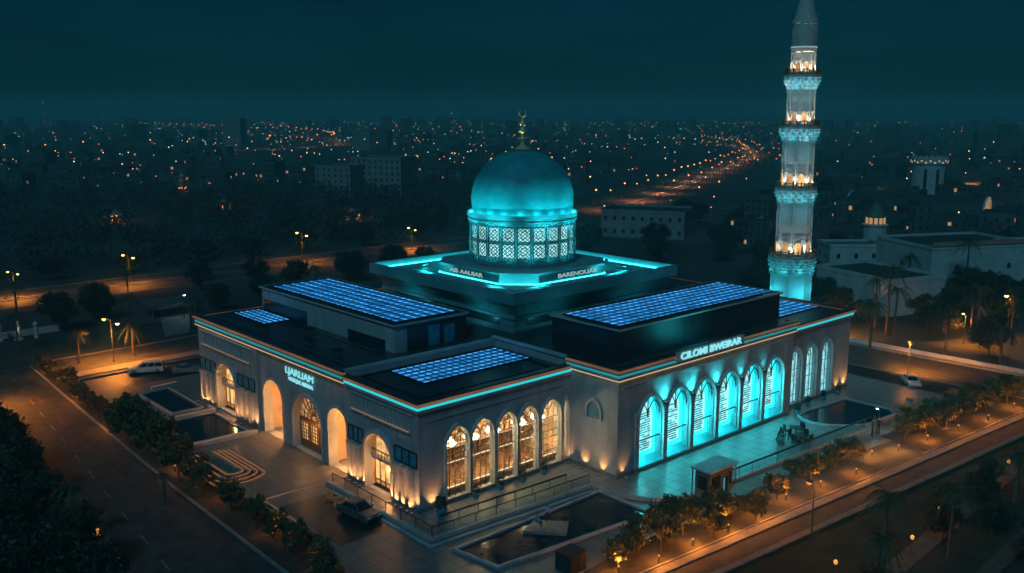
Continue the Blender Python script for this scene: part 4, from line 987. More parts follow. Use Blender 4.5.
# utility cabinet
uc = thing('utility_cabinet', (4.2, -23.2, 0), 'dark metal utility cabinet on the pale pavement by the tree strip', 'utility cabinet')
MB().box(2.9, 5.5, -24.4, -22.0, 0.12, 2.3).build('body', M['cardark'], uc)
MB().box(2.8, 5.6, -24.5, -21.9, 2.302, 2.42).build('lid', M['frame'], uc)
MB().box(2.86, 5.54, -24.44, -21.96, 0.003, 0.118).build('base', M['plinthstone'], uc)
MB().box(3.1, 4.15, -24.46, -24.402, 0.3, 2.1).box(4.25, 5.3, -24.46, -24.402, 0.3, 2.1).build('door', M['frame'], uc)
# stone slab in the pool
sl = MB().prism([(6.4, -12.8), (9.9, -16.9), (12.6, -14.6), (9.6, -11.4)], 0.03, 0.42).build('stone_slab', M['kerb'], org=(9.5, -14, 0))
tag(sl, 'pale stone slab standing in the long sunken pool', 'stone slab')
# planters by windows
ptp = proto('potted_shrub', 'potted plant')
MB().lathe([(0.30, 0), (0.42, 0.1), (0.5, 0.75), (0.44, 0.78), (0.40, 0.7)], 12).build('pot', M['bluewin'], ptp)
lf = MB(); pr_ = random.Random(3)
def leaf(mb, p, s, r):
    d = Vector((r.gauss(0, 1), r.gauss(0, 1), r.gauss(0, 0.7))).normalized(); q = d.orthogonal().normalized(); q = Matrix.Rotation(r.uniform(0, 6.28), 3, d) @ q
    w = d.cross(q); p = Vector(p)
    mb.add([p-q*s, p+w*s*0.5, p+q*s, p-w*s*0.5], [(0, 1, 2, 3)])
for k in range(260):
    z = pr_.uniform(0.7, 1.75); rr = 0.55*math.sqrt(max(0.05, 1-((z-1.2)/0.65)**2)); a = pr_.uniform(0, 6.28); q = rr*pr_.random()**0.4
    leaf(lf, (q*math.cos(a), q*math.sin(a), z), 0.11, pr_)
lf.build('foliage', M['leafdark'], ptp)
used = set(); ordw = ('first', 'second', 'third', 'fourth', 'fifth', 'sixth')
for i, (x, y) in enumerate(((1.6, -2.4), (8.5, -1.2), (12.9, -1.2), (17.0, -1.2), (21.2, -1.2))):
    place(ptp, used, (x, y, 0.35), ('large blue potted shrub at the outer corner of the near block' if i == 0 else 'blue potted shrub before the lancet windows, %s from the outer corner' % ordw[i]), 'potted shrubs along the building', rnd.uniform(0, 6), 1.5 if i == 0 else 1.0)
for i, (x, y) in enumerate(((72.2, -10.9), (77.4, -9.8), (82.6, -9.8), (87.8, -9.8))):
    place(ptp, used, (x, y, 0.346), 'potted shrub before the right pavilion windows, %s from the big hall' % ordw[i], 'potted shrubs along the building', rnd.uniform(0, 6))
# clipped cone shrub and cafe set on the terrace
cs = thing('cone_shrub', (57.0, -17.2, 0.346), 'dark clipped cone shrub in a pot on the cyan lit terrace', 'potted plant')
MB().lathe([(0.45, 0.35), (0.6, 0.5), (0.65, 1.0), (0.58, 1.02)], 12, (57, -17.2)).build('pot', M['plinthstone'], cs)
lf = MB()
for k in range(420):
    z = pr_.uniform(1.0, 3.2); q = 0.78*(1-(z-1.0)/2.5)*pr_.random()**0.35; a = pr_.uniform(0, 6.28)
    leaf(lf, (57+q*math.cos(a), -17.2+q*math.sin(a), z), 0.13, pr_)
lf.build('foliage', M['leafdark'], cs)
chr_ = proto('cafe_chair', 'chair')
MB().box(-0.35, 0.35, -0.35, 0.35, 0.55, 0.65).build('seat', M['frame'], chr_)
MB().box(-0.35, 0.35, 0.30, 0.38, 0.652, 1.35).build('backrest', M['frame'], chr_)
for sx in (-0.3, 0.3):
    for sy in (-0.3, 0.3): MB().box(sx-0.04, sx+0.04, sy-0.04, sy+0.04, 0, 0.549).build('leg', M['frame'], chr_)
tb = proto('cafe_table', 'table')
MB().lathe([(0.75, 0.95), (0.78, 0.97), (0.78, 1.02), (0.75, 1.04)], 20).build('tabletop', M['frame'], tb)
MB().lathe([(0.35, 0), (0.35, 0.06), (0.06, 0.1), (0.06, 0.949)], 12).build('pedestal', M['frame'], tb)
used = set()
place(tb, used, (60.0, -18.8, 0.346), 'dark round cafe table nearest the long handrail on the cyan terrace', 'cafe tables on the cyan terrace', 0, 1.3)
place(tb, used, (62.6, -16.4, 0.346), 'dark round cafe table nearer the big hall on the cyan terrace', 'cafe tables on the cyan terrace', 0, 1.3)
for i, (x, y, a) in enumerate(((58.6, -18.9, PI/2), (61.4, -18.7, -PI/2), (60.1, -20.2, PI), (60.0, -17.4, 0), (61.4, -15.6, 0.9), (63.9, -16.6, -PI/2))):
    place(chr_, used, (x, y, 0.346), ('dark cafe chair on the hall side of the nearer table', 'dark cafe chair on the pool side of the nearer table', 'dark cafe chair between the nearer table and the handrail', 'dark cafe chair on the far side of the nearer table', 'dark cafe chair on the hall side of the farther table', 'dark cafe chair on the pool side of the farther table')[i], 'cafe chairs on the cyan terrace', a, 1.35)
# orange barriers in the dark bay
bp_ = proto('striped_barrier', 'barrier')
MB().box(-1.3, 1.3, -0.05, 0.05, 0.75, 0.98).build('board', mat('orange_barrier', (0.75, 0.30, 0.06), 0.5, 0.2, 3.0), bp_)
for sx in (-1.1, 1.1): MB().box(sx-0.05, sx+0.05, -0.35, 0.35, 0.002, 0.08).box(sx-0.05, sx+0.05, -0.06, -0.051, 0.08, 1.05).box(sx-0.05, sx+0.05, 0.051, 0.06, 0.08, 1.05).build('leg', M['steel'], bp_)
used = set()
place(bp_, used, (-6.8, 10.9, 0.006), 'orange barrier board standing farthest from the terrace in the dark bay', 'orange barriers in the dark bay', 1.45)
place(bp_, used, (-5.5, 12.4, 0.006), 'orange barrier board standing nearest the terrace in the dark bay', 'orange barriers in the dark bay', 0.9)
place(bp_, used, (-5.6, 10.3, 0.006), 'orange barrier board standing closest to the parked grey car', 'orange barriers in the dark bay', -0.4)

# ------------------------------------------------------------------ cars
def car(name, loc, rz, label, paint, L=4.6, W=1.85, Hh=1.5, estate=False, s=1.25):
    t = thing(name, (0, 0, 0), label, 'car')
    h = L/2; zb = 0.28
    if estate: side = [(-h, zb), (-h, 0.75), (-h+0.08, 1.0), (h-1.25, 0.98), (h-0.2, 0.86), (h, 0.65), (h, zb)]; cab = [(-h+0.10, 0.99), (-h+0.28, Hh), (h-2.3, Hh), (h-1.35, 0.98)]
    else: side = [(-h, zb), (-h, 0.8), (-h+0.1, 0.95), (-h+0.8, 0.98), (h-1.3, 0.94), (h-0.2, 0.80), (h, 0.62), (h, zb)]; cab = [(-h+0.55, 0.96), (-h+1.25, Hh), (h-2.2, Hh), (h-1.3, 0.95)]
    sx = lambda u, v, w: (u, w, v)
    b = MB(); n = len(side); secs = ((-W/2, 0.0), (-W/2+0.1, 0.06), (W/2-0.1, 0.06), (W/2, 0.0))
    vs = []
    for y, e in secs:
        for (x, z) in side:
            vs.append((x*(1.0 if e else 0.985), y, z + (0.03 if e and z > 0.7 else 0)))
    fs = [tuple(range(n)), tuple(range(4*n-1, 3*n-1, -1))]
    for i in range(3):
        for k in range(n): fs.append((i*n+k, (i+1)*n+k, (i+1)*n+(k+1) % n, i*n+(k+1) % n))
    b.add(vs, fs)
    body = b.build('body', paint, t)
    g = MB(); iw = W/2-0.1; tw = W/2-0.28
    lo = [cab[0], cab[3]]; hi = [cab[1], cab[2]]
    vs = [(lo[0][0], -iw, lo[0][1]), (lo[1][0], -iw, lo[1][1]), (lo[1][0], iw, lo[1][1]), (lo[0][0], iw, lo[0][1]), (hi[0][0], -tw, hi[0][1]), (hi[1][0], -tw, hi[1][1]), (hi[1][0], tw, hi[1][1]), (hi[0][0], tw, hi[0][1])]
    g.add(vs, [(0, 1, 2, 3), (4, 5, 6, 7), (0, 1, 5, 4), (1, 2, 6, 5), (2, 3, 7, 6), (3, 0, 4, 7)])
    g.build('window_glass', M['carglass'], t)
    MB().prism([(hi[0][0]-0.06, -tw-0.05), (hi[1][0]+0.08, -tw-0.05), (hi[1][0]+0.08, tw+0.05), (hi[0][0]-0.06, tw+0.05)], Hh-0.03, Hh+0.05).build('roof', paint, t)
    pl_ = MB()
    for sg in (-1, 1):
        for i, f in enumerate((0.0, 0.36, 0.68, 1.0)):
            x0 = lo[0][0]+(lo[1][0]-lo[0][0])*f; x1 = hi[0][0]+(hi[1][0]-hi[0][0])*f
            pl_.tube([(x0, sg*(iw+0.01), lo[0][1]-0.02), (x1, sg*(tw+0.01), Hh-0.02)], 0.05, 4)
    pl_.build('pillar', paint, t)
    for x in (-h+0.85, h-0.9):
        for sg in (-1, 1):
            w = MB().lathe([(0.20, -0.12), (0.33, -0.12), (0.35, -0.06), (0.35, 0.06), (0.33, 0.12), (0.20, 0.12)], 16)
            w.v = [(x+a, sg*(W/2-0.12)+c_, 0.35+b_) for a, b_, c_ in w.v]
            wh = w.build('wheel', M['rubber'], t)
            r_ = MB().lathe([(0.21, -0.02), (0.21, 0.02), (0.05, 0.03)], 10); r_.v = [(x+a, sg*(W/2+0.01)+sg*c_*0.4, 0.35+b_) for a, b_, c_ in r_.v]
            r_.build('rim', M['steel'], wh)
    for sg in (-1, 1):
        MB().box(h-0.12, h+0.015, sg*(W/2-0.28)-0.2, sg*(W/2-0.28)+0.2, 0.60, 0.76).build('headlight', M['headlamp'], t)
        MB().box(-h-0.015, -h+0.1, sg*(W/2-0.22)-0.14, sg*(W/2-0.22)+0.14, 0.68, 0.92).build('tail_light', M['taillamp'], t)
        MB().box(lo[1][0]-0.35, lo[1][0]-0.2, sg*(W/2+0.08)-0.1, sg*(W/2+0.08)+0.1, 0.98, 1.12).build('mirror', paint, t)
    MB().box(h-0.05, h+0.03, -W/2+0.1, W/2-0.1, 0.32, 0.5).build('bumper', M['frame'], t)
    t.location = loc; t.rotation_euler = (0, 0, rz); t.scale = (s, s, s)
    return t
car('parked_car', (-0.6, 90.9, 0.006), R(-27)+PI, 'white estate car parked in the dark bay beyond the far left pavilion', M['carwhite'], 5.0, 1.9, 1.6, True, 1.35)
car('parked_car', (5.4, 85.4, 0.006), R(-20), 'pale low saloon half hidden by the far left corner of the mosque', M['cargrey'], 4.4, 1.8, 1.4)
car('parked_car', (-5.9, 5.2, 0.006), R(-84), 'grey saloon parked in the dark bay below the entrance terrace', M['cardull'], 4.7, 1.85, 1.45, False, 1.35)
car('parked_car', (104.6, -15.6, 0.012), R(-140), 'pale saloon parked beside the orange lit side street on the right', M['carwhite'], 4.5, 1.8, 1.42)

# ------------------------------------------------------------------ people
def person(loc, rz, label, top, legs, pose='stand', hair=(0.02, 0.015, 0.01), s=1.3):
    J = {'pelvis': (0, 0, 0.95), 'waist': (0, 0, 1.10), 'chest': (0, 0.01, 1.33), 'neck': (0, 0.0, 1.50), 'jaw': (0, 0.03, 1.58), 'head': (0, 0.02, 1.66), 'crown': (0, 0.0, 1.75)}
    if pose == 'sit': J = {k: (x, y, z-0.48) for k, (x, y, z) in J.items()}
    e = [('pelvis', 'waist'), ('waist', 'chest'), ('chest', 'neck'), ('neck', 'jaw'), ('jaw', 'head'), ('head', 'crown')]
    rad = {'pelvis': (0.17, 0.12), 'waist': (0.145, 0.10), 'chest': (0.18, 0.12), 'neck': (0.055, 0.055), 'jaw': (0.07, 0.08), 'head': (0.085, 0.10), 'crown': (0.06, 0.07)}
    dz = -0.48 if pose == 'sit' else 0
    for sg, n in ((-1, 'l'), (1, 'r')):
        sw = 0.10*sg if pose == 'stand' else 0
        A = {'sh': (0.20*sg, 0, 1.42+dz), 'el': (0.27*sg, -0.04, 1.13+dz), 'wr': (0.27*sg, 0.10, 0.90+dz), 'ha': (0.265*sg, 0.14, 0.84+dz)}
        for k in range(4): A['f%d' % k] = (0.265*sg+(k-1.5)*0.018, 0.165, 0.765+dz+abs(k-1.3)*0.01)
        A['th'] = (0.225*sg, 0.16, 0.82+dz)
        if pose == 'sit': A.update({'hip': (0.10*sg, 0.02, 0.46), 'kn': (0.12*sg, 0.45, 0.50), 'an': (0.12*sg, 0.43, 0.09), 'to': (0.13*sg, 0.60, 0.04)})
        else: A.update({'hip': (0.10*sg, 0, 0.90), 'kn': (0.115*sg, 0.03+sw*0.5, 0.50), 'an': (0.12*sg, -0.02+sw, 0.09), 'to': (0.13*sg, 0.14+sw, 0.04)})
        rr = {'sh': 0.065, 'el': 0.045, 'wr': 0.03, 'ha': 0.035, 'th': 0.010, 'hip': 0.09, 'kn': 0.06, 'an': 0.042, 'to': 0.035, **{'f%d' % k: 0.009 for k in range(4)}}
        for k, v in A.items(): J[n+k] = v; rad[n+k] = (rr[k], rr[k])
        e += [('chest', n+'sh'), (n+'sh', n+'el'), (n+'el', n+'wr'), (n+'wr', n+'ha'), (n+'ha', n+'th'), ('pelvis', n+'hip'), (n+'hip', n+'kn'), (n+'kn', n+'an'), (n+'an', n+'to')] + [(n+'ha', n+'f%d' % k) for k in range(4)]
    ks = list(J); ix = {k: i for i, k in enumerate(ks)}
    me = bpy.data.meshes.new('skeleton'); me.from_pydata([J[k] for k in ks], [(ix[a], ix[b]) for a, b in e], [])
    o = bpy.data.objects.new('skeleton', me); COL.objects.link(o)
    md = o.modifiers.new('s', 'SKIN'); 
    lay = me.skin_vertices[0].data if me.skin_vertices else None
    if lay is None:
        bm = bmesh.new(); bm.from_mesh(me); bm.verts.layers.skin.verify(); bm.to_mesh(me); bm.free(); lay = me.skin_vertices[0].data
    for k in ks: lay[ix[k]].radius = rad[k]; lay[ix[k]].use_root = (k == 'pelvis')
    sb_ = o.modifiers.new('d', 'SUBSURF'); sb_.levels = 1; sb_.render_levels = 1
    dg = bpy.context.evaluated_depsgraph_get(); dg.update()
    m2 = bpy.data.meshes.new_from_object(o.evaluated_get(dg)); bpy.data.objects.remove(o)
    m2.materials.clear()
    for q in (M['skin'], top, legs, M['hairm'], M['rubber']): m2.materials.append(q)
    for p in m2.polygons:
        x, y, z = p.center; z -= dz
        i = 1
        if z > 1.66 or (z > 1.58 and y < -0.03): i = 3
        elif z > 1.49: i = 0
        elif abs(x) > 0.2 and z < 0.90 and y > 0.06 and pose == 'stand': i = 0
        elif z < 0.98 and abs(x) < 0.22: i = 2
        if p.center[2] < 0.10: i = 4
        p.material_index = i; p.use_smooth = True
    p = bpy.data.objects.new('person', m2); COL.objects.link(p)
    p.location = loc; p.rotation_euler = (0, 0, rz); p.scale = (s, s, s)
    return tag(p, label, 'person')
M['skin'] = mat('skin', (0.32, 0.19, 0.13), 0.6, 0.08, 3.0); M['hairm'] = mat('dark_hair', (0.02, 0.016, 0.013), 0.6, 0.2, 6.0)
M['navy'] = mat('navy_cloth', (0.03, 0.05, 0.10), 0.9, 0.15, 5.0); M['blackcloth'] = mat('black_cloth', (0.015, 0.015, 0.018), 0.9, 0.15, 5.0); M['bluecloth'] = mat('blue_shirt', (0.10, 0.30, 0.42), 0.9, 0.1, 5.0)
person((71.9, -24.6, 0.0), R(200), 'person in dark clothes standing at the right end of the long handrail, nearer the handrail', M['navy'], M['blackcloth'], s=1.75)
person((73.2, -24.9, 0.0), R(120), 'person in black standing beside the pale lamp at the orange lit gap', M['blackcloth'], M['blackcloth'], s=1.75)
person((8.9, -12.7, 0.42), R(190), 'person in a blue shirt seated on the stone slab in the pool', M['bluecloth'], M['navy'], 'sit', s=1.35)
person((10.4, -12.9, 0.42), R(150), 'person in pale clothes standing on the stone slab in the pool', M['cloth_white'], M['navy'], s=1.35)

# ------------------------------------------------------------------ street lamps
def lamp_proto(name, h, arms, glass_m, armlen=1.4, col=ORANGE, e=4000, spot=150, cat='street lamp', aim=(0, 0, -1)):
    p = proto(name, cat)
    MB().lathe([(0.2, 0), (0.2, 0.35), (0.10, 0.45), (0.07, h)], 10).build('post', M['post'], p)
    for i, a in enumerate(arms):
        dx, dy = math.cos(a), math.sin(a); hh = h - 0.9*i
        MB().tube([(0, 0, hh-0.5), (dx*armlen*0.5, dy*armlen*0.5, hh+0.1), (dx*armlen, dy*armlen, hh+0.15)], 0.045, 6).build('arm', M['post'], p)
        hd = MB().box(-0.5, 0.35, -0.2, 0.2, hh+0.1, hh+0.28); ca, sa = dx, dy
        hd.v = [(dx*(armlen+x)-dy*y, dy*(armlen+x)+dx*y, z) for x, y, z in hd.v]; hd = hd.build('lamp_head', M['post'], p)
        gl = MB().lathe([(0.02, hh-0.26), (0.26, hh-0.18), (0.38, hh+0.02), (0.02, hh+0.09)], 10, (dx*armlen, dy*armlen)); gl.build('lamp_glass', glass_m, hd)
        light('SPOT', (dx*armlen, dy*armlen, hh-0.3), e, col, p, 0.15, rot=aim, spot=spot, blend=0.8, local=True)
        light('POINT', (dx*armlen, dy*armlen, hh-0.45), e*0.03, col, p, 0.15, local=True)
    return p
used = set()
la = lamp_proto('street_lamp', 9.0, (PI*0.75, -PI*0.25), M['lamp_orange'], e=15000)
GL = 'orange street lamps'
place(la, used, (-2.7, 103.2, 0.1), 'tall orange double street lamp on the back street left of the mosque', GL)
la2 = lamp_proto('street_lamp', 9.0, (PI*0.75, -PI*0.25), M['lamp_orange'], e=8000)
place(la2, used, (0.5, 188.7, 0.0), 'orange double street lamp on the median at the left end of the far dual road', GL, 0.4, 0.85)
place(la2, used, (32, 188.7, 0.0), 'orange double street lamp on the median of the far dual road, second from the left', GL, 0.2, 1.0)
place(la2, used, (91, 190.2, 0.0), 'orange double street lamp behind the far left roof of the mosque', GL, 0.1, 1.15)
place(la2, used, (137, 190.2, 0.0), 'orange double street lamp on the dual road just left of the dome', GL, 0.0, 0.9)
place(la2, used, (-62, 184.4, 0.0), 'orange double street lamp at the very left of the far dual road', GL, 0.0, 1.0)
lb2 = lamp_proto('street_lamp', 9.0, (0.0,), M['lamp_orange'], 1.8, e=24000, aim=(0.35, -0.35, -1))
place(lb2, used, (-33.6, 86, 0.0), 'orange street lamp at the left edge beyond the boulevard', GL)
lr1 = lamp_proto('street_lamp', 7.0, (PI, 0.0), M['lamp_orange_soft'], 1.0, e=11000, spot=120, aim=(0.9, -0.3, -1))
place(lr1, used, (110.6, -12, 0.1), 'slim orange double lamp on the kerb of the side street right of the mosque', GL, 0.3)
place(lr1, used, (126.5, 14, 0.3), 'slim orange double lamp behind the palms on the side street right', GL, 0.3, 1.1)
lr2 = lamp_proto('street_lamp', 9.5, (0.0,), M['lamp_orange'], 0.9, e=9000)
place(lr2, used, (152, -15, 0), 'bright orange lamp glowing in a palm at the right edge', GL, 2.5, 1.15)
place(lr2, used, (145, -8.5, 0), 'small orange lamp glowing between palms beyond the side street', GL, 2.5, 0.72)
lr3 = lamp_proto('street_lamp', 7.2, (0.3,), M['lamp_orange_soft'], 0.7, e=500)
place(lr3, used, RD(31.6, -4.9)+(0.0,), 'dark post lamp on the park side of the narrow road in the foreground', GL, 1.3)
wl = lamp_proto('street_lamp', 6.0, (0.5,), M['lamp_white'], 0.6, (0.6, 1, 1), 260)
place(wl, used, (25, 133, 0), 'thin post lamp with a cool white head left of the mosque', 'cool white lamps', 0)
place(wl, used, (73.9, -24.6, 0), 'short lamp with a pale glowing head at the end of the reflecting pool', 'cool white lamps', 1, 0.7)
# low garden lamps that light the tree strip
gl_ = proto('garden_lamp', 'garden lamp')
MB().lathe([(0.16, 0), (0.16, 0.1), (0.10, 0.15), (0.10, 0.75)], 8).build('post', M['post'], gl_)
MB().lathe([(0.05, 0.75), (0.12, 0.78), (0.12, 0.92), (0.05, 0.96)], 8).build('lamp_glass', M['lamp_orange_soft'], gl_)
light('SPOT', (0, 0, 1.9), 420, ORANGE, gl_, 0.15, rot=(0, 0, -1), spot=150, blend=0.6, local=True); light('POINT', (0, 0, 1.5), 640, ORANGE, gl_, 0.15, local=True)
gpos = [(7.6, -26.2), (13.0, -27.6), (19.4, -27.6), (25.8, -28.2), (32.5, -28.6), (39.5, -27.8), (47, -28.6), (55, -29.6), (63.5, -27.6), (68.8, -29.2), (76.5, -30.2), (85, -31.4), (94, -32.6), (104, -33.0), (113, -33.6)]
for i, (x, y) in enumerate(gpos):
    place(gl_, used, (x, y-1.3, 0.09), 'low orange lamp among the roadside trees, number %s from the left' % ('one two three four five six seven eight nine ten eleven twelve thirteen fourteen fifteen'.split()[i]), 'garden lamps in the right tree strip')
lpos = [(-15.3, 105), (-15.9, 98), (-17.2, 80), (-18.2, 62), (-17.5, 36), (-16.6, 22), (-16.2, 8), (-17.5, -4)]
for i, (x, y) in enumerate(lpos):
    o = place(gl_, used, (x, y, 0.1), 'low orange lamp in the left boulevard hedge, number %s from its far end' % ('one two three four five six seven eight'.split()[i]), 'garden lamps in the left hedge')
for o in list(bpy.data.objects):
    if o.type == 'LIGHT' and o.parent and o.parent.name.startswith('garden_lamp'):
        if o.parent.location.y > -24 and o.parent.location.x < 0:
            o.data = o.data.copy(); o.data.energy *= 0.22
pkp = proto('park_lamp', 'park lamp')
MB().lathe([(0.18, 0), (0.18, 0.2), (0.06, 0.3), (0.06, 2.3)], 8).build('post', M['post'], pkp)
MB().lathe([(0.08, 2.3), (0.28, 2.45), (0.30, 2.8), (0.08, 3.0)], 8).build('lamp_glass', M['lamp_orange_soft'], pkp)
light('POINT', (0, 0, 3.3), 170, ORANGE, pkp, 0.2, local=True)
for x, y, lab in ((47.5, -46.0, 'orange globe lamp among dark bushes in the foreground park'), (71.0, -45.6, 'orange globe lamp at the right edge of the foreground park'), (37.0, -47.5, 'orange globe lamp behind the foreground palm'), (24.6, -44.6, 'orange globe lamp at the bottom edge below the narrow road')):
    place(pkp, used, (x, y, 0.02), lab, 'globe lamps in the foreground park', 0, 0.8)
# square lanterns among the dark trees on the left
lnp = proto('garden_lantern', 'lantern')
MB().lathe([(0.2, 0), (0.2, 0.2), (0.08, 0.3), (0.08, 3.0)], 8).build('post', M['post'], lnp)
cg = MB()
for k in range(4):
    a = PI/4+k*PI/2
    cg.tube([(0.55*math.cos(a), 0.55*math.sin(a), 3.0), (0.75*math.cos(a), 0.75*math.sin(a), 4.3)], 0.05, 4)
cg.box(-0.45, 0.45, -0.45, 0.45, 2.95, 3.05).lathe([(0.9, 4.3), (0.1, 4.8)], 4, rot=PI/4)
cg.build('cage', M['frame'], lnp)
MB().lathe([(0.40, 3.06), (0.56, 4.25)], 4, rot=PI/4).build('lamp_glass', M['lamp_orange_soft'], lnp)
place(lnp, used, (-33.4, 57.5, 0), 'square glowing lantern among the dark trees at the left edge, farther one', 'square lanterns on the left', 0, 1.0)
place(lnp, used, (-34.9, 16.2, 0), 'square glowing lantern among the dark trees at the bottom left', 'square lanterns on the left', 0.2, 0.9)

# ------------------------------------------------------------------ trees
def tree_proto(name, seed, h, rad, leafm, nclump=26, per=46, ls=0.22, trunk=0.35):
    p = proto(name, 'tree'); r = random.Random(seed)
    MB().tube([(0, 0, 0), (0.05, 0.03, h*0.25), (-0.03, 0.05, h*0.55)], 0.14*h/5, 7, 0.08*h/5).build('trunk', M['bark'], p)
    lm = MB(); lf = MB(); cl = []
    for k in range(nclump):
        a = r.uniform(0, 6.28); q = rad*r.random()**0.55; z = h*(trunk+0.08) + (h*(1-trunk-0.12))*r.random()
        q *= math.sqrt(max(0.12, 1-((z-h*0.62)/(h*0.45))**2))
        cl.append(Vector((q*math.cos(a), q*math.sin(a), z)))
    for c_ in cl[:12]:
        lm.tube([(0, 0, h*0.32), (c_.x*0.4, c_.y*0.4, h*0.3+(c_.z-h*0.3)*0.55), tuple(c_)], 0.05*h/5, 4, 0.015)
    lm.build('limb', M['bark'], p)
    for c_ in cl:
        cr_ = rad*r.uniform(0.22, 0.40)
        for k in range(per):
            d = Vector((r.gauss(0, 1), r.gauss(0, 1), r.gauss(0, 0.75)))
            d = d.normalized()*cr_*r.random()**0.45
            leaf(lf, c_+d, ls*r.uniform(0.6, 1.4), r)
    lf.build('crown', leafm, p)
    return p
tA = tree_proto('street_tree', 1, 4.6, 1.9, M['leaf']); tB = tree_proto('street_tree', 2, 4.2, 2.1, M['leaf2'], 24); tC = tree_proto('street_tree', 3, 5.4, 2.2, M['leaf'], 30)
used = set()
tr_pos = [(8.0, -26.8, 0, .9), (10.6, -26.0, 1, 1), (13.2, -25.4, 2, .95), (15.6, -26.9, 0, 1.05), (17.8, -25.2, 1, 1.1), (20.6, -26.2, 2, .95), (21.6, -23.6, 2, .8), (24.4, -23.4, 0, .85), (23.0, -28.2, 1, .9), (26.4, -26.0, 0, 1.1), (29.2, -26.7, 1, 1.0), (31.0, -28.8, 2, .8), (34.6, -27.2, 0, .7), (38.8, -27.0, 1, 1.05), (44.6, -25.6, 2, .85), (47.6, -26.8, 0, 1.1), (50.2, -25.9, 1, .95), (52.8, -26.9, 2, .85), (55.4, -26.1, 0, 1.1), (58.2, -27.2, 1, 1.05), (60.4, -26.0, 2, .75), (73.6, -29.0, 0, 1.0), (76.2, -28.2, 2, .95), (79.0, -29.9, 1, 1.1), (82.4, -28.9, 0, 1.15), (85.6, -30.3, 2, .9), (88.8, -29.4, 1, 1.1), (92.0, -30.8, 0, 1.0), (95.4, -30.0, 2, 1.0), (98.6, -31.4, 1, 1.15), (102.2, -31.0, 0, 1.1), (106.0, -32.2, 2, 1.0), (110.5, -31.8, 1, 1.1)]
NUM = 'one two three four five six seven eight nine ten eleven twelve thirteen fourteen fifteen sixteen seventeen eighteen nineteen twenty'.split()
def num(i): return NUM[i-1] if i <= 20 else (('twenty', 'thirty', 'forty', 'fifty', 'sixty', 'seventy', 'eighty', 'ninety')[i//10-2] + ('' if i % 10 == 0 else ' '+NUM[i % 10-1]))
for i, (x, y, k, s) in enumerate(tr_pos):
    place((tA, tB, tC)[k], used, (x, y-(1.2 if 22 < x < 65 else 0.2), 0.08), '%s roadside tree lit orange, number %s from the left' % (('small round leafy', 'small olive leaved', 'taller leafy')[k], num(i+1)), 'trees along the narrow road on the right', rnd.uniform(0, 6.3), s*(0.78 if 27 < x < 65 else 0.9))
lt_pos = [(-15.4, 107, 1, .7), (-16.3, 100, 0, .75), (-16.8, 95, 1, .6), (-16.2, 88.5, 2, .8), (-17.2, 79, 0, .85), (-17.0, 74.5, 1, .7), (-17.8, 67, 2, .75), (-17.9, 59, 0, 1.0), (-17.0, 54.5, 2, 1.25), (-18.2, 50, 2, 1.4), (-17.2, 45.5, 2, 1.2), (-17.9, 41, 0, 1.5), (-16.6, 38, 1, 1.1), (-18.0, 33.5, 0, 1.2), (-17.2, 29, 1, .95), (-18.2, 24.5, 2, .8), (-16.4, 21, 0, .7), (-17.6, 17.5, 0, .8), (-15.8, 14.4, 1, .6), (-17.4, 11.2, 2, .6), (-15.4, 8.6, 0, .55), (-17.3, 6.2, 1, .7), (-15.6, 3.6, 2, .5), (-17.4, 1.2, 0, .65), (-15.8, -1.4, 1, .6), (-17.4, -4.0, 2, .55), (-18.4, -7.2, 0, .7)]
for i, (x, y, k, s) in enumerate(lt_pos):
    place((tA, tB, tC)[k], used, (x, y, 0.08), '%s in the left boulevard hedge, number %s from its far end' % (('dark bushy tree', 'olive bushy shrub', 'tall dark tree')[k], num(i+1)), 'trees along the left boulevard', rnd.uniform(0, 6.3), s)
# palms
def palm_proto(seed, h, nf=22, fl=3.6):
    p = proto('palm_tree', 'palm tree'); r = random.Random(seed)
    lean = (r.uniform(-0.3, 0.3), r.uniform(-0.3, 0.3))
    MB().tube([(0, 0, 0), (lean[0]*0.3, lean[1]*0.3, h*0.4), (lean[0], lean[1], h)], 0.30, 8, 0.20).build('trunk', M['bark'], p)
    for k in range(nf):
        a = 2*PI*k/nf*2.4 + r.uniform(-0.2, 0.2); up = r.uniform(-0.3, 1.1); L = fl*r.uniform(0.8, 1.15)
        d = Vector((math.cos(a), math.sin(a), 0)); pts = []
        for i in range(7):
            t = i/6; pts.append(Vector((lean[0], lean[1], h)) + d*L*t*(0.95-0.15*t*max(0, up)) + Vector((0, 0, L*(up*t*0.75 - 0.95*t*t))))
        f = MB(); f.tube(pts, 0.04, 3, 0.01, cap=False)
        side = Vector((-d.y, d.x, 0))
        for i in range(1, 14):
            t = i/13.5; q = t*6; j = min(5, int(q)); c_ = pts[j].lerp(pts[j+1], q-j); tg = (pts[j+1]-pts[j]).normalized()
            ll = L*0.24*(1-abs(t-0.45)*1.1)
            for sg in (-1, 1):
                e_ = c_ + (side*sg*0.85 + tg*0.55 + Vector((0, 0, -0.35))).normalized()*ll
                wv = tg*0.075
                f.add([c_-wv, c_+wv, e_], [(0, 1, 2)])
        f.build('frond', M['palm'], p)
    return p
pA = palm_proto(11, 9.0); pB = palm_proto(12, 7.0, 20, 3.2); pC = palm_proto(13, 12.5, 24, 4.4)
GP = 'palm trees round the mosque'
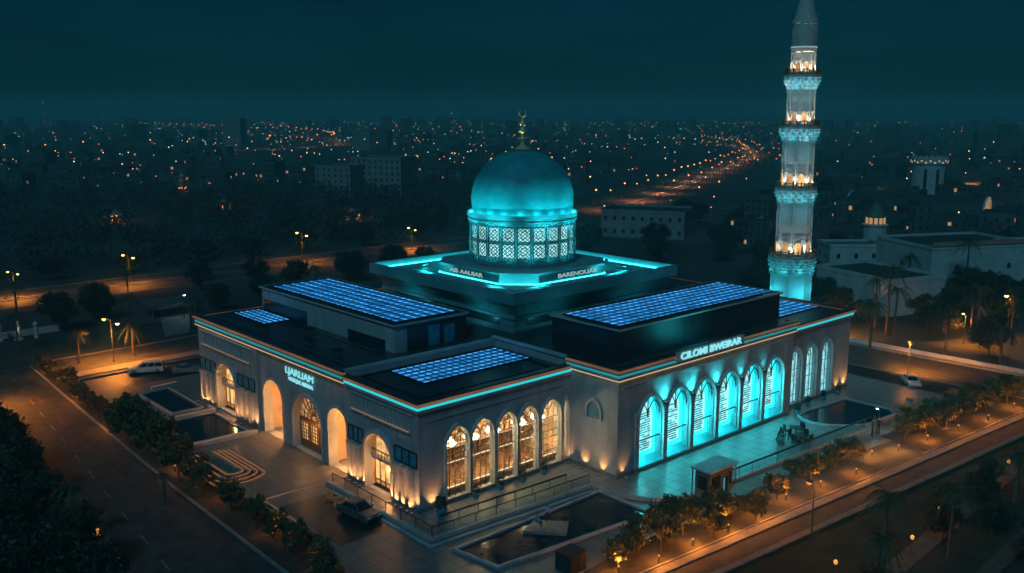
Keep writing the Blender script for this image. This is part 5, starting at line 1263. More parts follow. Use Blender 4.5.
for x, y, k, s, lab in (
    (140, 7, 2, 1.25, 'tallest dark palm right of the minaret before the white walls'), (133, 2, 2, 1.0, 'dark palm leaning beside the tallest one right of the minaret'),
    (147, -9, 0, 1.1, 'dark palm between the two small orange lamps on the right'), (156, -7, 2, .9, 'tall dark palm just left of the bright orange lamp at the right'), (166, -30, 0, 1.2, 'dark palm at the far right margin below the white hall'), (144, 12, 2, .95, 'tall dark palm left of the small orange lamps on the right'),
    (205, 16, 2, 1.2, 'tall dark palm before the big whitewashed hall, left one'), (214, 2, 2, 1.0, 'tall dark palm before the big whitewashed hall, right one'), (186, 24, 0, 1.3, 'dark palm between the blank white building and the big hall'), (172, -20, 2, .95, 'tall dark palm behind the lit palm at the right edge'),
    (150.6, -16.6, 0, 1.15, 'palm lit orange from within at the right edge'), (160, -13, 2, .9, 'dark palm behind the orange lit one at the right edge'),
    (129.5, -11, 0, 1.0, 'palm with an orange lamp beside it by the side street'), (121.5, 1.6, 0, 1.15, 'palm on the near kerb of the side street, right of the mosque corner'),
    (130, -22, 1, 1.2, 'low palm at the right end of the side street'), (138, -30, 0, 1.1, 'dark palm at the right margin above the tree row'),
    (-8.5, 106.5, 0, .75, 'palm lit by the tall orange lamp left of the mosque, left one'), (2.4, 106.0, 1, .95, 'palm lit by the tall orange lamp left of the mosque, right one'),
    (-15, 126, 0, .9, 'dark palm beside the pale statue on the left'), (10, 128, 0, .95, 'dark palm behind the back street on the left'), (22, 122, 1, 1.0, 'dark palm near the sloping path on the left'),
    (46, 124, 0, 1.0, 'dark palm behind the far left corner of the mosque'), (60, 128, 0, 1.1, 'dark palm behind the roof panels on the left'), (-4, 170, 1, 1.1, 'dark palm before the left lamps of the dual road'), (24, 168, 0, .8, 'dark palm before the second lamp of the dual road'),
    (-36, 21, 0, .85, 'large dark palm at the lower left overhanging the boulevard'), (-40.5, 33, 2, .75, 'tall dark palm behind the lower left lantern'), (-23.2, 25.5, 1, .62, 'dark palm over the boulevard kerb by the stepped seating'),
    (31, -47, 0, 1.0, 'big dark palm in the foreground park at the right'), (24.5, -49.5, 1, 1.0, 'dark palm at the bottom edge left of the big foreground palm'), (39, -51, 2, .7, 'dark palm at the bottom right of the foreground park'), (62, -50, 1, 1.0, 'dark palm near the right globe lamp of the park')):
    place((pA, pB, pC)[k], used, (x, y, 0.0), lab, GP, rnd.uniform(0, 6.3), s)
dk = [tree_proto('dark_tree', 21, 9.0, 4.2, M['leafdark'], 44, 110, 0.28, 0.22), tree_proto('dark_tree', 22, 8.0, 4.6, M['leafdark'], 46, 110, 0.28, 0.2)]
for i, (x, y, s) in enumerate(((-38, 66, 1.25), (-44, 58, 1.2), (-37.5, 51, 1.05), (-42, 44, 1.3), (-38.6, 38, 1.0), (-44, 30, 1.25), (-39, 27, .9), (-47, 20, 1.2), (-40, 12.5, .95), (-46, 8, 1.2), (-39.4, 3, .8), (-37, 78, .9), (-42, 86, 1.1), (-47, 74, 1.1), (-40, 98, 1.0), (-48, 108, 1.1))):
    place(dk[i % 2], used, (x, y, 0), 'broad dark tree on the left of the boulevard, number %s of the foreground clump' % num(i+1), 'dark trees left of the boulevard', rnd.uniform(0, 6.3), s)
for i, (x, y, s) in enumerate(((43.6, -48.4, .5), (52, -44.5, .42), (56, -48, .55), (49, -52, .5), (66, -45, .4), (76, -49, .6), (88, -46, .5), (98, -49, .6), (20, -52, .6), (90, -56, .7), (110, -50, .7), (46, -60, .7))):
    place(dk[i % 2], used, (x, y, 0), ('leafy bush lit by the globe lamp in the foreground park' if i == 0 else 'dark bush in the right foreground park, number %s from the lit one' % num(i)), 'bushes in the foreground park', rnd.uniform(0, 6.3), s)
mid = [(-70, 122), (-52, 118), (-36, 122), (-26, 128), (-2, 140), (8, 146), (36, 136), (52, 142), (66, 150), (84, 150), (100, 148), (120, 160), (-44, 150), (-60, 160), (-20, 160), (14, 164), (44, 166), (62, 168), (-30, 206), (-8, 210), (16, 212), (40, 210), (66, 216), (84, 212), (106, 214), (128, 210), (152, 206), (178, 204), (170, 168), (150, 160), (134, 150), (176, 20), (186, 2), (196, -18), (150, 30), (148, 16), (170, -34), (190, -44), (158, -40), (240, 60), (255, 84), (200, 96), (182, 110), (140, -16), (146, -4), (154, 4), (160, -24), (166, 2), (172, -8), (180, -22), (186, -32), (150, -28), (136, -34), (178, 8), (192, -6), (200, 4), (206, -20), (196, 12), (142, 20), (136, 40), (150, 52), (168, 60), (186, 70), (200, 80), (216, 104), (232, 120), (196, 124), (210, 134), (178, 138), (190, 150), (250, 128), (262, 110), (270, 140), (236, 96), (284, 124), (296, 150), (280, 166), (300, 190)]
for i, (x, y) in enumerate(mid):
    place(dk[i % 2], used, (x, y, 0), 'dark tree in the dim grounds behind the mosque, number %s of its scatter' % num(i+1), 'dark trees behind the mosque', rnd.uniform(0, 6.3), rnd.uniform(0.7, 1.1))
# a dim wood that reads as one mass
wd = MB(); wr = random.Random(5)
for k in range(620):
    d = wr.uniform(320, 640); a = R(wr.uniform(48+1.5, 48+33))
    cx_, cy_ = -67+d*math.cos(a), -92+d*math.sin(a)
    if cy_ < 212: continue
    rr = wr.uniform(3.5, 6.5); hh = wr.uniform(6, 11)
    for q in range(46):
        v_ = Vector((wr.gauss(0, 1), wr.gauss(0, 1), wr.gauss(0, 1))).normalized()
        leaf(wd, (cx_+v_.x*rr*wr.random()**.3, cy_+v_.y*rr*wr.random()**.3, hh*0.55+v_.z*hh*0.45), 0.9, wr)
tag(wd.build('wood', M['leafdark']), 'dim wood behind the dual road', 'wood', kind='stuff')

# ------------------------------------------------------------------ neighbouring buildings
def building(name, loc, rz, label, L, W, H, wall_m, roof_m, rows=2, cols=6, win_w=1.2, win_h=1.6, parapet=True, lit=0.0, cat='building', seed=0):
    t = thing(name, (0, 0, 0), label, cat); r = random.Random(seed)
    MB().box(-L/2, L/2, -W/2, W/2, 0.01, H).build('wall', wall_m, t)
    MB().box(-L/2+0.3, L/2-0.3, -W/2+0.3, W/2-0.3, H+0.002, H+0.15).build('roof', roof_m, t)
    if parapet: MB().strip([(-L/2, -W/2), (L/2, -W/2), (L/2, W/2), (-L/2, W/2)], rb(H-0.2, H+0.9, -0.25, 0.15), True).build('parapet', wall_m, t)
    for j in range(rows):
        z0 = H*(j+0.5)/rows - win_h*0.5
        for (Ln, xf) in ((L, lambda u, v, w: (u, -W/2-w, v)), (W, lambda u, v, w: (-L/2-w, -u, v))):
            n = max(1, round(cols*Ln/L))
            for i in range(n):
                u = -Ln/2+Ln*(i+0.5)/n
                f = MB().box(u-win_w/2-0.12, u+win_w/2+0.12, 0.003, 0.10, z0-0.12, z0+win_h+0.12, xf=xf).build('window', wall_m, t)
                MB().box(u-win_w/2, u+win_w/2, 0.102, 0.13, z0, z0+win_h, xf=xf).build('pane', M['citylit'] if r.random() < lit else M['darkwin'], f)
    t.location = loc; t.rotation_euler = (0, 0, rz)
    return t
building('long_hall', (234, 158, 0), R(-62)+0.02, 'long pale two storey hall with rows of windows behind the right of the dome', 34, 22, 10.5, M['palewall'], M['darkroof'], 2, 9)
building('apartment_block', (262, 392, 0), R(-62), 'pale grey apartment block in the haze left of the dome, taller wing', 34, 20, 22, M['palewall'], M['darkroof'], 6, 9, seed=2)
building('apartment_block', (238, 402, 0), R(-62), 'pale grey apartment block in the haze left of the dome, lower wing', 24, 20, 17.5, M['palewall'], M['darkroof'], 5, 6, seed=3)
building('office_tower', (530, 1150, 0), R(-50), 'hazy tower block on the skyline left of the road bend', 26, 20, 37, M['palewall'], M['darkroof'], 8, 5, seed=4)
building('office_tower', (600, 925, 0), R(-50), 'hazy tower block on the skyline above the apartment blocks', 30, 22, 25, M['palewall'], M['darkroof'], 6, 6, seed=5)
building('white_building', (170.6, 25.4, 0), R(-107), 'long blank whitewashed building right behind the minaret', 26, 18, 8.8, M['whitewall'], M['darkroof'], 1, 3, 1.2, 1.6, seed=6)
building('white_building', (226, 29, 0), R(-28), 'big whitewashed hall with a terracotta roof edge at the right', 36, 26, 11.5, M['whitewall'], M['darkroof'], 1, 2, seed=7)
building('white_building', (252, 3, 0), R(-28), 'whitewashed hall wing at the right edge of the view', 40, 24, 11.0, M['whitewall'], M['pinkwall'], 1, 2, seed=8)
building('white_building', (231, 66, 0), R(-40), 'whitewashed house beyond the minaret with a green roof sheet', 18, 12, 6.2, M['whitewall'], M['greenroof'], 1, 3, seed=9)
bl_ = bpy.data.objects
par = [o for o in bl_ if o.get('label', '').startswith('big whitewashed hall')][0]
MB().strip([(-18, -13), (18, -13)], rb(12.45, 13.6, 0.0, 0.5)).build('terracotta_band', M['pinkwall'], par)
# small domed kiosk tower with lit lantern openings
sd = thing('domed_lantern_tower', (256, 70, 0), 'small domed tower with three warm lit openings right of the minaret', 'tower')
MB().lathe([(4.2, 0), (4.2, 10), (4.6, 10.3), (4.6, 10.8)], 12, (256, 70)).build('wall', M['whitewall'], sd)
MB().lathe([(3.3, 10.802), (3.3, 13.4), (3.8, 13.6), (3.6, 14.2), (2.8, 16), (1.2, 17.4), (0.1, 18.6)], 12, (256, 70)).build('dome', M['greenroof'], sd)
for k in range(12):
    a = 2*PI*k/12
    MB().box(-0.6, 0.6, 0, 0.12, 11.0, 13.2, xf=lambda u, v, w, a=a: (256+(3.25+w)*math.cos(a)-u*math.sin(a), 70+(3.25+w)*math.sin(a)+u*math.cos(a), v)).build('lit_opening', M['citylit'], sd)
# castellated tower
ct = thing('castellated_tower', (470, 148, 0), 'round pale castellated tower with a ring of lights at its crown', 'tower')
MB().lathe([(9.5, 0), (9.0, 20), (9.8, 21), (9.8, 23.4)], 20, (470, 148)).build('wall', M['whitewall'], ct)
cwb = MB()
for k in range(20):
    a = 2*PI*k/20; cwb.box(-0.9, 0.9, -0.6, 0.0, 23.4, 24.8, xf=lambda u, v, w, a=a: (470+(9.8+w)*math.cos(a)-u*math.sin(a), 148+(9.8+w)*math.sin(a)+u*math.cos(a), v))
cwb.build('battlement', M['whitewall'], ct)
clb = MB()
for k in range(26):
    a = 2*PI*k/26; clb.box(-0.45, 0.45, 0.003, 0.2, 21.4+0.9*(k % 2), 22.1+0.9*(k % 2), xf=lambda u, v, w, a=a: (470+(9.8+w)*math.cos(a)-u*math.sin(a), 148+(9.8+w)*math.sin(a)+u*math.cos(a), v))
clb.build('crown_light', M['towercap'], ct)
for a in (R(195), R(235), R(275)):
    MB().box(-0.8, 0.8, 0.0, 0.5, 3, 18, xf=lambda u, v, w, a=a: (470+(9.1+w)*math.cos(a)-u*math.sin(a), 148+(9.1+w)*math.sin(a)+u*math.cos(a), v)).build('slit_window', M['darkwin'], ct)
# barrel roofed hall with a lit end
bh = thing('barrel_hall', (0, 0, 0), 'long dark barrel roofed hall with a warm lit curved end at the right', 'hall')
arc = [(-11*math.cos(PI*k/12), 4.5+7*math.sin(PI*k/12)) for k in range(13)]
MB().prism([(-11, 0.01)] + arc + [(11, 0.01)], -30, 30, xf=lambda a, b, c: (c, a, b)).build('roof', M['darkroof'], bh)
MB().prism([(-11.4, 0.02), (-11.4, 4.5)] + [(x*1.04, 0.2+z*1.02) for x, z in arc[1:-1]] + [(11.4, 4.5), (11.4, 0.02)], 30.01, 30.8, xf=lambda a, b, c: (c, a, b)).build('end_wall', M['whitewall'], bh)
MB().prism([(-11.4, 0.02), (-11.4, 4.5)] + [(x*1.04, 0.2+z*1.02) for x, z in arc[1:-1]] + [(11.4, 4.5), (11.4, 0.02)], -30.8, -30.01, xf=lambda a, b, c: (c, a, b)).build('end_wall', M['whitewall'], bh)
bh.location = (378, 111, 0); bh.rotation_euler = (0, 0, R(-77))
fl_ = thing('wall_floodlight', (388, 70, 0), 'small warm floodlight post at the lit end of the barrel roofed hall', 'floodlight')
MB().tube([(388, 70, 0), (388, 70, 3)], 0.12, 6).build('post', M['post'], fl_); MB().box(387.6, 388.4, 69.6, 70.4, 3, 3.4).build('lamp_head', M['uplens'], fl_)
light('POINT', (387, 72.5, 4.0), 3500, (1, 0.6, 0.3), fl_, 0.3)
# statue, pillars, shed on the far left
stt = thing('fountain_statue', (-12, 137, 0), 'pale lit statue on a pedestal between white pillars at the far left', 'statue')
MB().lathe([(1.0, 0), (1.0, 0.3), (0.6, 0.4), (0.55, 1.6), (0.8, 1.7), (0.8, 1.9)], 12, (-12, 137)).build('pedestal', M['stone'], stt)
MB().lathe([(0.5, 1.902), (0.42, 2.6), (0.55, 3.3), (0.3, 3.7), (0.28, 4.1), (0.33, 4.4), (0.1, 4.7)], 12, (-12, 137)).build('figure', M['whitewall'], stt)
light('SPOT', (-13.5, 134.5, 0.4), 500, (1.0, 0.7, 0.6), stt, 0.1, rot=(0.45, 0.75, 1.0), spot=50)
pr2 = proto('white_pillar', 'pillar')
MB().lathe([(0.55, 0), (0.55, 0.3), (0.4, 0.4), (0.38, 3.0), (0.55, 3.1), (0.55, 3.4)], 10).build('shaft', M['whitewall'], pr2)
MB().lathe([(0.6, 3.402), (0.3, 3.7), (0.05, 3.9)], 10).build('capital', M['whitewall'], pr2)
place(pr2, used, (-15.4, 138.5, 0), 'white pillar left of the lit statue', 'white pillars by the statue'); place(pr2, used, (-8.4, 136.6, 0), 'white pillar right of the lit statue', 'white pillars by the statue')
bw = thing('boundary_wall', (-22, 139, 0), 'low whitewashed boundary wall at the far left behind the statue', 'wall')
MB().box(-44, -2, 140.2, 140.7, 0.01, 1.5).build('wall', M['whitewall'], bw)
cp = thing('canopy', (28, 150, 0), 'flat pale canopy roof at the end of the sloping path', 'canopy')
MB().box(18, 30, 136, 146, 3.2, 3.5).build('roof', M['citywall'], cp)
for x in (18.5, 29.5):
    for y in (136.5, 145.5): MB().box(x-0.12, x+0.12, y-0.12, y+0.12, 0, 3.198).build('post', M['steel'], cp)
bwr = thing('boundary_wall', (135, 5, 0), 'long low pale wall beyond the side street on the right', 'wall')
MB().strip([(127.6, 62), (126.4, 9), (127.4, -22), (129.4, -70)], rb(0.01, 1.2, -0.2, 0.2)).build('wall', M['whitewall'], bwr)

# ------------------------------------------------------------------ the far city
CAMXY = (-67.14, -92.44); AZ = 48.0
def polar(d, off): a = R(AZ-off); return CAMXY[0]+d*math.cos(a), CAMXY[1]+d*math.sin(a)
# boulevards with lamps
hw = [(296, 234), (386, 275), (477, 321), (640, 404), (829, 501), (1010, 640), (1180, 830)]
struct(MB().strip(hw, rb(0.002, 0.012, -6, 6)).build('road', M['asphalt']))
struct(MB().strip(hw, rb(0.014, 0.25, -0.8, 0.8)).build('median', M['kerb']))
bend = [(521, 1019), (655, 1077), (717, 1183), (790, 1330), (833, 1506), (847, 1784), (820, 2150)]
struct(MB().strip(bend, rb(0.002, 0.012, -9, 9)).build('road', M['asphalt']))
ring = [(60, 930), (187, 969), (397, 1053), (521, 1019), (480, 640), (467, 544), (500, 380)]
struct(MB().strip([(60, 930), (187, 969), (397, 1053), (521, 1019)], rb(0.002, 0.012, -8, 8)).build('road', M['asphalt']))
struct(MB().strip([(475, 660), (470, 600), (467, 520)], rb(0.002, 0.012, -8, 8)).build('road', M['asphalt']))
xr = [(330, 100), (520, 90), (760, 20)]
struct(MB().strip([(520, 215), (640, 170), (900, 60)], rb(0.002, 0.012, -8, 8)).build('road', M['asphalt']))
def far_lamp(h, r, m, e=0, col=ORANGE):
    p = proto('distant_street_lamp', 'street lamp')
    b = MB().lathe([(0.16, 0), (0.10, h)], 6).tube([(0, 0, h-0.1), (1.4, 0, h+0.2)], 0.08, 4)
    b.slot(1).lathe([(0.05, h-0.45), (r, h-0.1), (r, h+0.1), (0.05, h+0.3)], 6, (1.5, 0))
    me = b.build('distant_street_lamp', [M['post'], m]); 
    # one mesh thing: replace the empty
    bpy.data.objects.remove(p)
    return tag(me, '', 'street lamp')
fl1 = far_lamp(9, 0.45, M['city_warm'])
light_d = bpy.data.lights.new('lamp_light', 'SPOT'); light_d.energy = 20000; light_d.color = (1, 0.32, 0.10); light_d.spot_size = R(150); light_d.spot_blend = 0.7; light_d.shadow_soft_size = 0.3
def along(path, step):
    out = []; acc = 0.0
    for a, b in zip(path[:-1], path[1:]):
        d = math.dist(a, b)
        while acc < d:
            t = acc/d; out.append((a[0]+(b[0]-a[0])*t, a[1]+(b[1]-a[1])*t, math.atan2(b[1]-a[1], b[0]-a[0]))); acc += step
        acc -= d
    return out
used = set()
def put_lamps(path, step, off, label, group, lit=1, sc=1.0, en=1.0):
    for i, (x, y, a) in enumerate(along(path, step)):
        x2, y2 = x-math.sin(a)*off, y+math.cos(a)*off
        s_ = sc*rnd.uniform(0.85, 1.15)
        place(fl1, used, (x2, y2, 0), label, group, a-math.copysign(PI/2, off), s_)
        if lit and i % lit == 0:
            l = bpy.data.objects.new('lamp_light', light_d); COL.objects.link(l); l.location = (x, y, 9*s_+1)
put_lamps(hw, 26, 10.0, 'distant street lamp on the left side of the orange boulevard right of the dome', 'lamps along the far orange boulevard, left side', 2)
put_lamps(hw[1:], 47, -10.0, 'distant street lamp on the right side of the orange boulevard right of the dome', 'lamps along the far orange boulevard, right side', 0)
put_lamps(bend, 34, 10.0, 'distant street lamp along the bending far road left of the dome', 'lamps along the bending far road', 2, 1.7)
put_lamps(ring[:4], 48, 9.0, 'distant street lamp along the straight far road on the left', 'lamps along the straight far road', 3, 1.6)
put_lamps([(475, 660), (467, 520)], 40, 9.0, 'distant street lamp on the short far road just left of the dome', 'lamps on the short far road', 1, 0.8)
put_lamps([(520, 215), (640, 170), (900, 60)], 50, 9.0, 'distant street lamp on the far road right of the minaret', 'lamps on the far right road', 2, 0.9)

# houses
hm = []
for k, (L, W, H) in enumerate(((14, 10, 6), (10, 9, 9), (20, 12, 7), (11, 11, 13))):
    b = MB().box(-L/2, L/2, -W/2, W/2, 0, H)
    b.slot(1)
    if k in (0, 2): b.prism([(-W/2-0.5, H+0.003), (W/2+0.5, H+0.003), (0, H+2.6)], -L/2-0.4, L/2+0.4, xf=lambda a, c_, d: (d, a, c_))
    else: b.box(-L/2+0.3, L/2-0.3, -W/2+0.3, W/2-0.3, H, H+0.3).box(-1.5, 1.5, -1.5, 1.5, H+0.3, H+2)
    n = 0
    for j in range(max(1, int(H/3))):
        for i in range(4):
            n += 1
            for sg in (-1, 1):
                b.slot(3 if (n*7+k*3+sg) % 11 == 0 else 2)
                u = -L/2+L*(i+0.5)/4; b.box(u-0.6, u+0.6, min(sg*(W/2+0.003), sg*(W/2+0.08)), max(sg*(W/2+0.003), sg*(W/2+0.08)), 1.0+j*3, 2.4+j*3)
        for i in range(3):
            for sg in (-1, 1):
                b.slot(3 if (n*5+i+k+sg) % 13 == 0 else 2)
                u = -W/2+W*(i+0.5)/3; b.box(min(sg*(L/2+0.003), sg*(L/2+0.08)), max(sg*(L/2+0.003), sg*(L/2+0.08)), u-0.5, u+0.5, 1.0+j*3, 2.4+j*3)
    o = b.build('distant_house', [M['citywall'], M['darkroof'], M['darkwin'], M['citylit']])
    hm.append(tag(o, '', 'house'))
HL = ('small dim house with a pitched roof in the far city', 'small dim flat roofed house in the far city', 'long dim house with a pitched roof in the far city', 'dim flat roofed block of flats in the far city')
def near_path(x, y, path, r):
    for a, b in zip(path[:-1], path[1:]):
        ax, ay = a; dx, dy = b[0]-ax, b[1]-ay; t = max(0, min(1, ((x-ax)*dx+(y-ay)*dy)/(dx*dx+dy*dy)))
        if math.hypot(x-ax-t*dx, y-ay-t*dy) < r: return True
    return False
keep = [(234, 158, 40), (262, 392, 40), (238, 402, 35), (168, 34, 40), (226, 29, 32), (252, 3, 34), (231, 66, 22), (256, 70, 12), (470, 148, 25), (378, 108, 48), (390, 68, 30), (530, 1150, 40), (600, 925, 40)]
paths = [hw, bend, ring[:4], [(475, 660), (467, 520)], [(520, 215), (640, 170), (900, 60)]]
cr_ = random.Random(99); spots = []
while len(spots) < 1500:
    d = 300+2300*cr_.random()**1.25; off = cr_.uniform(-34, 34)
    x, y = polar(d, off)
    if off < -1 and d < 660: continue
    if d < 330 and off < 12: continue
    if y < 225 and x < 240: continue
    if -17 < off < -8.2 and 700 < d < 2150: continue
    if any(math.hypot(x-a, y-b) < r for a, b, r in keep) or any(near_path(x, y, p, 75 if p is hw else 60) for p in paths): continue
    if any(abs(x-a) < 24 and abs(y-b) < 24 for a, b, *_ in spots[-120:]): continue
    spots.append((x, y, d))
spots.sort(key=lambda s: s[2])
used = set()
for i, (x, y, d) in enumerate(spots[:290]):
    k = cr_.choice((0, 1, 1, 2, 2, 3))
    place(hm[k], used, (x, y, 0), HL[k], ('pitched roof houses in the far city', 'flat roofed houses in the far city', 'long houses in the far city', 'blocks of flats in the far city')[k], cr_.uniform(0, 3.14), cr_.uniform(0.8, 1.35))
fb_ = MB()
for (x, y, d) in spots[290:]:
    w = cr_.uniform(6, 13); h = cr_.uniform(5, 14) if cr_.random() < 0.93 else cr_.uniform(18, 34)
    a = cr_.uniform(0, PI); ca, sa = math.cos(a), math.sin(a)
    q = MB().box(-w, w, -6, 6, 0, h); fb_.slot(0).add([(x+u*ca-v*sa, y+u*sa+v*ca, z) for u, v, z in q.v], q.f)
tag(fb_.build('far_city_blocks', [M['citywall']]), 'the farthest rows of dim city blocks', 'city', kind='stuff')
# small lights of the city
def city_light(m, r, h):
    r *= 0.62
    b = MB().lathe([(0.10, 0), (0.07, h)], 5); b.slot(1).lathe([(0.05, h-0.02), (r, h+r*0.7), (r*0.9, h+r*1.4), (0.05, h+r*1.9)], 7)
    return tag(b.build('city_lamp', [M['post'], m]), '', 'lamp')
cl_ = [city_light(M['city_pale'], 0.42, 7), city_light(M['city_cool'], 0.40, 8), city_light(M['redlamp'], 0.36, 7)]
CLL = ('tiny pale yellow lamp among the far city houses', 'tiny cool white lamp among the far city houses', 'tiny reddish lamp among the far city houses')
pts = []
while len(pts) < 1500:
    d = 420+2700*cr_.random()**0.85; off = cr_.uniform(-33, 33); x, y = polar(d, off)
    if off < -1 and d < 700 and cr_.random() < 0.85: continue
    if off < -20 and cr_.random() < 0.25: continue
    if off > 16 and cr_.random() < 0.70: continue
    if abs(off) > 24 and cr_.random() < 0.35: continue
    if any(near_path(x, y, p, 15) for p in paths): continue
    pts.append((x, y, d))
pts.sort(key=lambda s: s[2]); used = set()
for (x, y, d) in pts[:280]:
    k = cr_.choice((0, 0, 0, 1, 2, 2)); s_ = (0.8+d/1500)*cr_.uniform(0.7, 1.5)
    place(cl_[k], used, (x, y, 0), CLL[k], ('pale yellow lamps of the far city', 'cool white lamps of the far city', 'reddish lamps of the far city')[k], 0, s_)
sb_ = MB(); 
for (x, y, d) in pts[280:]:
    r = 0.21*(0.7+d/1500)*cr_.choice((0.6, 0.8, 1, 1.2, 1.9)); h = cr_.uniform(5, 13)
    sb_.slot(cr_.choice((0, 0, 0, 1, 1, 2, 2))).lathe([(0.05, h), (r, h+r*0.7), (r*0.9, h+r*1.4), (0.05, h+r*1.9)], 5, (x, y))
    sb_.slot(3).lathe([(0.1, 0), (0.08, h)], 3, (x, y))
tag(sb_.build('far_city_lights', [M['city_pale'], M['city_cool'], M['redlamp'], M['post']]), 'the countless small lights of the far city', 'city lights', kind='stuff')
# masts and a lit spire
mp_ = proto('radio_mast', 'mast')
b = MB()
for k in range(3):
    a = 2*PI*k/3; b.tube([(1.6*math.cos(a), 1.6*math.sin(a), 0), (0.25*math.cos(a), 0.25*math.sin(a), 60)], 0.28, 4)
for j in range(14):
    z0 = j*4.2; z1 = z0+4.2
    for k in range(3):
        a, c2 = 2*PI*k/3, 2*PI*(k+1)/3; r0 = 1.6-1.35*z0/60; r1 = 1.6-1.35*z1/60
        b.tube([(r0*math.cos(a), r0*math.sin(a), z0), (r1*math.cos(c2), r1*math.sin(c2), z1)], 0.16, 3)
b.build('lattice', M['pinkwall'], mp_)
b = MB()
for z in (20, 40, 60): b.lathe([(0.1, z-0.9), (0.9, z), (0.1, z+0.9)], 8)
b.build('warning_lamp', M['redlamp'], mp_)
used = set()
for (x, y, s, lab) in ((566, 2150, 1.05, 'hazy radio mast with red lamps at the far left of the skyline'), (808, 2498, 1.0, 'hazy radio mast with red lamps second from the left on the skyline'), (906, 1137, .72, 'hazy radio mast with red lamps just left of the dome'), (640, 1420, .8, 'hazy radio mast with red lamps by the bending far road')):
    place(mp_, used, (x, y, 0), lab, 'radio masts on the skyline', 0, s)
sp = thing('lit_pagoda', (286, 500, 0), 'small tiered shrine glowing orange in the dark wood on the left', 'shrine')
d_, o_ = 640, -19.9
spx, spy = polar(600, -19.4); sp.location = (spx, spy, 0); ORG[sp.name] = Vector((spx, spy, 0))
b = MB()
for j in range(4): b.lathe([(3.6-j*0.8, j*3.2), (3.6-j*0.8, j*3.2+2.4), (4.2-j*0.8, j*3.2+2.5), (2.9-j*0.7, j*3.2+3.2)], 8, (spx, spy))
b.build('wall', M['pinkwall'], sp); MB().lathe([(0.5, 12.6), (0.3, 14), (0.02, 17)], 8, (spx, spy)).build('spire', M['gold'], sp)
for k in range(6):
    a = 2*PI*k/6+0.3; light('SPOT', (spx+6*math.cos(a), spy+6*math.sin(a), 0.5), 5200, (1, 0.33, 0.06), sp, 0.2, rot=(-math.cos(a)*0.5, -math.sin(a)*0.5, 1), spot=60)
for (d, off, lab) in ((470, -23.0, 'small orange lit pavilion in the dark wood, leftmost'), (520, -17.0, 'small orange lit pavilion in the dark wood right of the shrine'), (455, -9.6, 'small orange lit pavilion below the hazy apartment blocks'), (420, 15.0, 'small orange lit pavilion near the minaret, behind its shaft')):
    x, y = polar(d, off); t = thing('lit_pavilion', (x, y, 0), lab, 'pavilion')
    MB().lathe([(3.4, 3.2), (2.0, 4.6), (0.1, 6.0)], 6, (x, y)).build('roof', M['pinkwall'], t)
    b = MB()
    for k in range(6): a = 2*PI*k/6; b.box(x+2.7*math.cos(a)-0.15, x+2.7*math.cos(a)+0.15, y+2.7*math.sin(a)-0.15, y+2.7*math.sin(a)+0.15, 0, 3.3)
    b.build('column', M['whitewall'], t); light('POINT', (x, y, 2.6), 2600, (1, 0.30, 0.08), t, 0.3); MB().lathe([(0.05, 2.8), (0.3, 2.95), (0.05, 3.1)], 6, (x, y)).build('lamp_glass', M['city_warm'], t)

# ------------------------------------------------------------------ leftover prototypes that were never placed
for o in list(bpy.data.objects):
    if o.parent is None and o.get('category') and o.get('label') == '':
        for c_ in o.children_recursive: bpy.data.objects.remove(c_)
        bpy.data.objects.remove(o)

# ------------------------------------------------------------------ air, sky, moon, camera
HAZE = 0.00048
if HAZE:
    m = bpy.data.materials.new('night_haze'); m.use_nodes = True; nt = m.node_tree; nt.nodes.clear()
    out = nt.nodes.new('ShaderNodeOutputMaterial'); v = nt.nodes.new('ShaderNodeVolumePrincipled')
    v.inputs['Color'].default_value = (0.22, 0.84, 0.86, 1); v.inputs['Density'].default_value = HAZE; v.inputs['Anisotropy'].default_value = 0.0
    nt.links.new(v.outputs[0], out.inputs['Volume'])
    hz = MB().box(-13000, 13000, -13000, 13000, -1.2, 90).build('haze', m); struct(hz, 'stuff')
w = bpy.data.worlds.new('World'); SC.world = w; w.use_nodes = True
nt = w.node_tree; bg = nt.nodes['Background']
sky = nt.nodes.new('ShaderNodeTexSky'); sky.sky_type = 'NISHITA'; sky.sun_disc = False
MOON_AZ, MOON_EL = R(212), R(46)     # direction towards the moon, measured in the xy plane from +x
sky.sun_elevation = MOON_EL; sky.sun_rotation = PI/2 - MOON_AZ
sky.altitude = 50; sky.air_density = 1.0; sky.dust_density = 1.5; sky.ozone_density = 2.0
mul = nt.nodes.new('ShaderNodeMix'); mul.data_type = 'RGBA'; mul.blend_type = 'MULTIPLY'; mul.inputs[0].default_value = 1
nt.links.new(sky.outputs[0], mul.inputs[6]); mul.inputs[7].default_value = (0.035, 0.62, 1.0, 1)
tcw = nt.nodes.new('ShaderNodeTexCoord'); mpw = nt.nodes.new('ShaderNodeMapping'); mpw.inputs['Scale'].default_value = (1, 1, 3.5)
nzw = nt.nodes.new('ShaderNodeTexNoise'); nzw.inputs['Scale'].default_value = 2.6; nzw.inputs['Detail'].default_value = 7; nzw.inputs['Roughness'].default_value = 0.6
nt.links.new(tcw.outputs['Generated'], mpw.inputs['Vector']); nt.links.new(mpw.outputs['Vector'], nzw.inputs['Vector'])
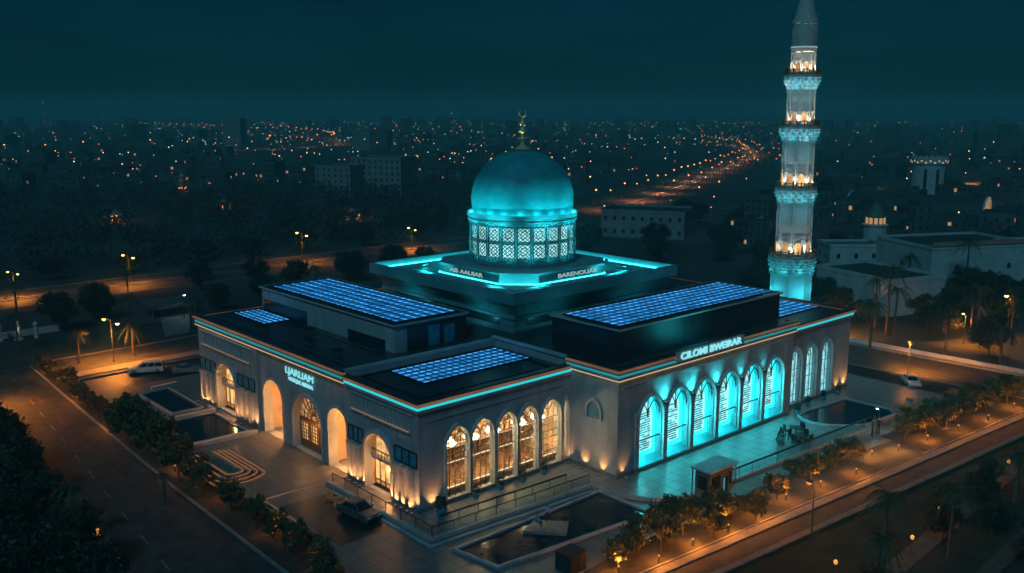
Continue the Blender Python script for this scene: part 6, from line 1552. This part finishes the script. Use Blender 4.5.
mrw = nt.nodes.new('ShaderNodeMapRange'); mrw.inputs[1].default_value = 0.3; mrw.inputs[2].default_value = 0.7; mrw.inputs[3].default_value = 0.72; mrw.inputs[4].default_value = 1.18
nt.links.new(nzw.outputs['Fac'], mrw.inputs[0])
mul2 = nt.nodes.new('ShaderNodeMix'); mul2.data_type = 'RGBA'; mul2.blend_type = 'MULTIPLY'; mul2.inputs[0].default_value = 1
nt.links.new(mul.outputs[2], mul2.inputs[6]); nt.links.new(mrw.outputs[0], mul2.inputs[7])
nt.links.new(mul2.outputs[2], bg.inputs['Color']); bg.inputs['Strength'].default_value = 0.0067
sl_ = bpy.data.lights.new('moon_light', 'SUN'); sl_.energy = 0.64; sl_.color = (0.24, 0.74, 1.0); sl_.angle = R(6)
so_ = bpy.data.objects.new('moon_light', sl_); COL.objects.link(so_)
md_ = Vector((math.cos(MOON_EL)*math.cos(MOON_AZ), math.cos(MOON_EL)*math.sin(MOON_AZ), math.sin(MOON_EL)))
so_.rotation_euler = (-md_).to_track_quat('-Z', 'Y').to_euler(); so_.location = (0, 0, 120)

cam = bpy.data.cameras.new('camera'); co = bpy.data.objects.new('camera', cam); COL.objects.link(co); SC.camera = co
cam.sensor_width = 36; cam.lens = 36*935.33/1024; cam.clip_start = 1.0; cam.clip_end = 30000
co.location = (-67.14, -92.443, 52.0)
co.rotation_euler = (R(90-10.8045), 0, R(48.0125-90))
SC.view_settings.view_transform = 'Standard'; SC.view_settings.look = 'None'; SC.view_settings.exposure = 0; SC.view_settings.gamma = 1
SC.render.engine = 'CYCLES'
cy = SC.cycles
cy.use_denoising = True
try: cy.denoiser = 'OPENIMAGEDENOISE'
except Exception: pass
cy.use_adaptive_sampling = True; cy.adaptive_threshold = 0.02
cy.max_bounces = 5; cy.diffuse_bounces = 2; cy.glossy_bounces = 2; cy.transmission_bounces = 4; cy.transparent_max_bounces = 12; cy.volume_bounces = 0
cy.sample_clamp_indirect = 3.0; cy.sample_clamp_direct = 0.0
cy.caustics_reflective = False; cy.caustics_refractive = False
cy.use_light_tree = True
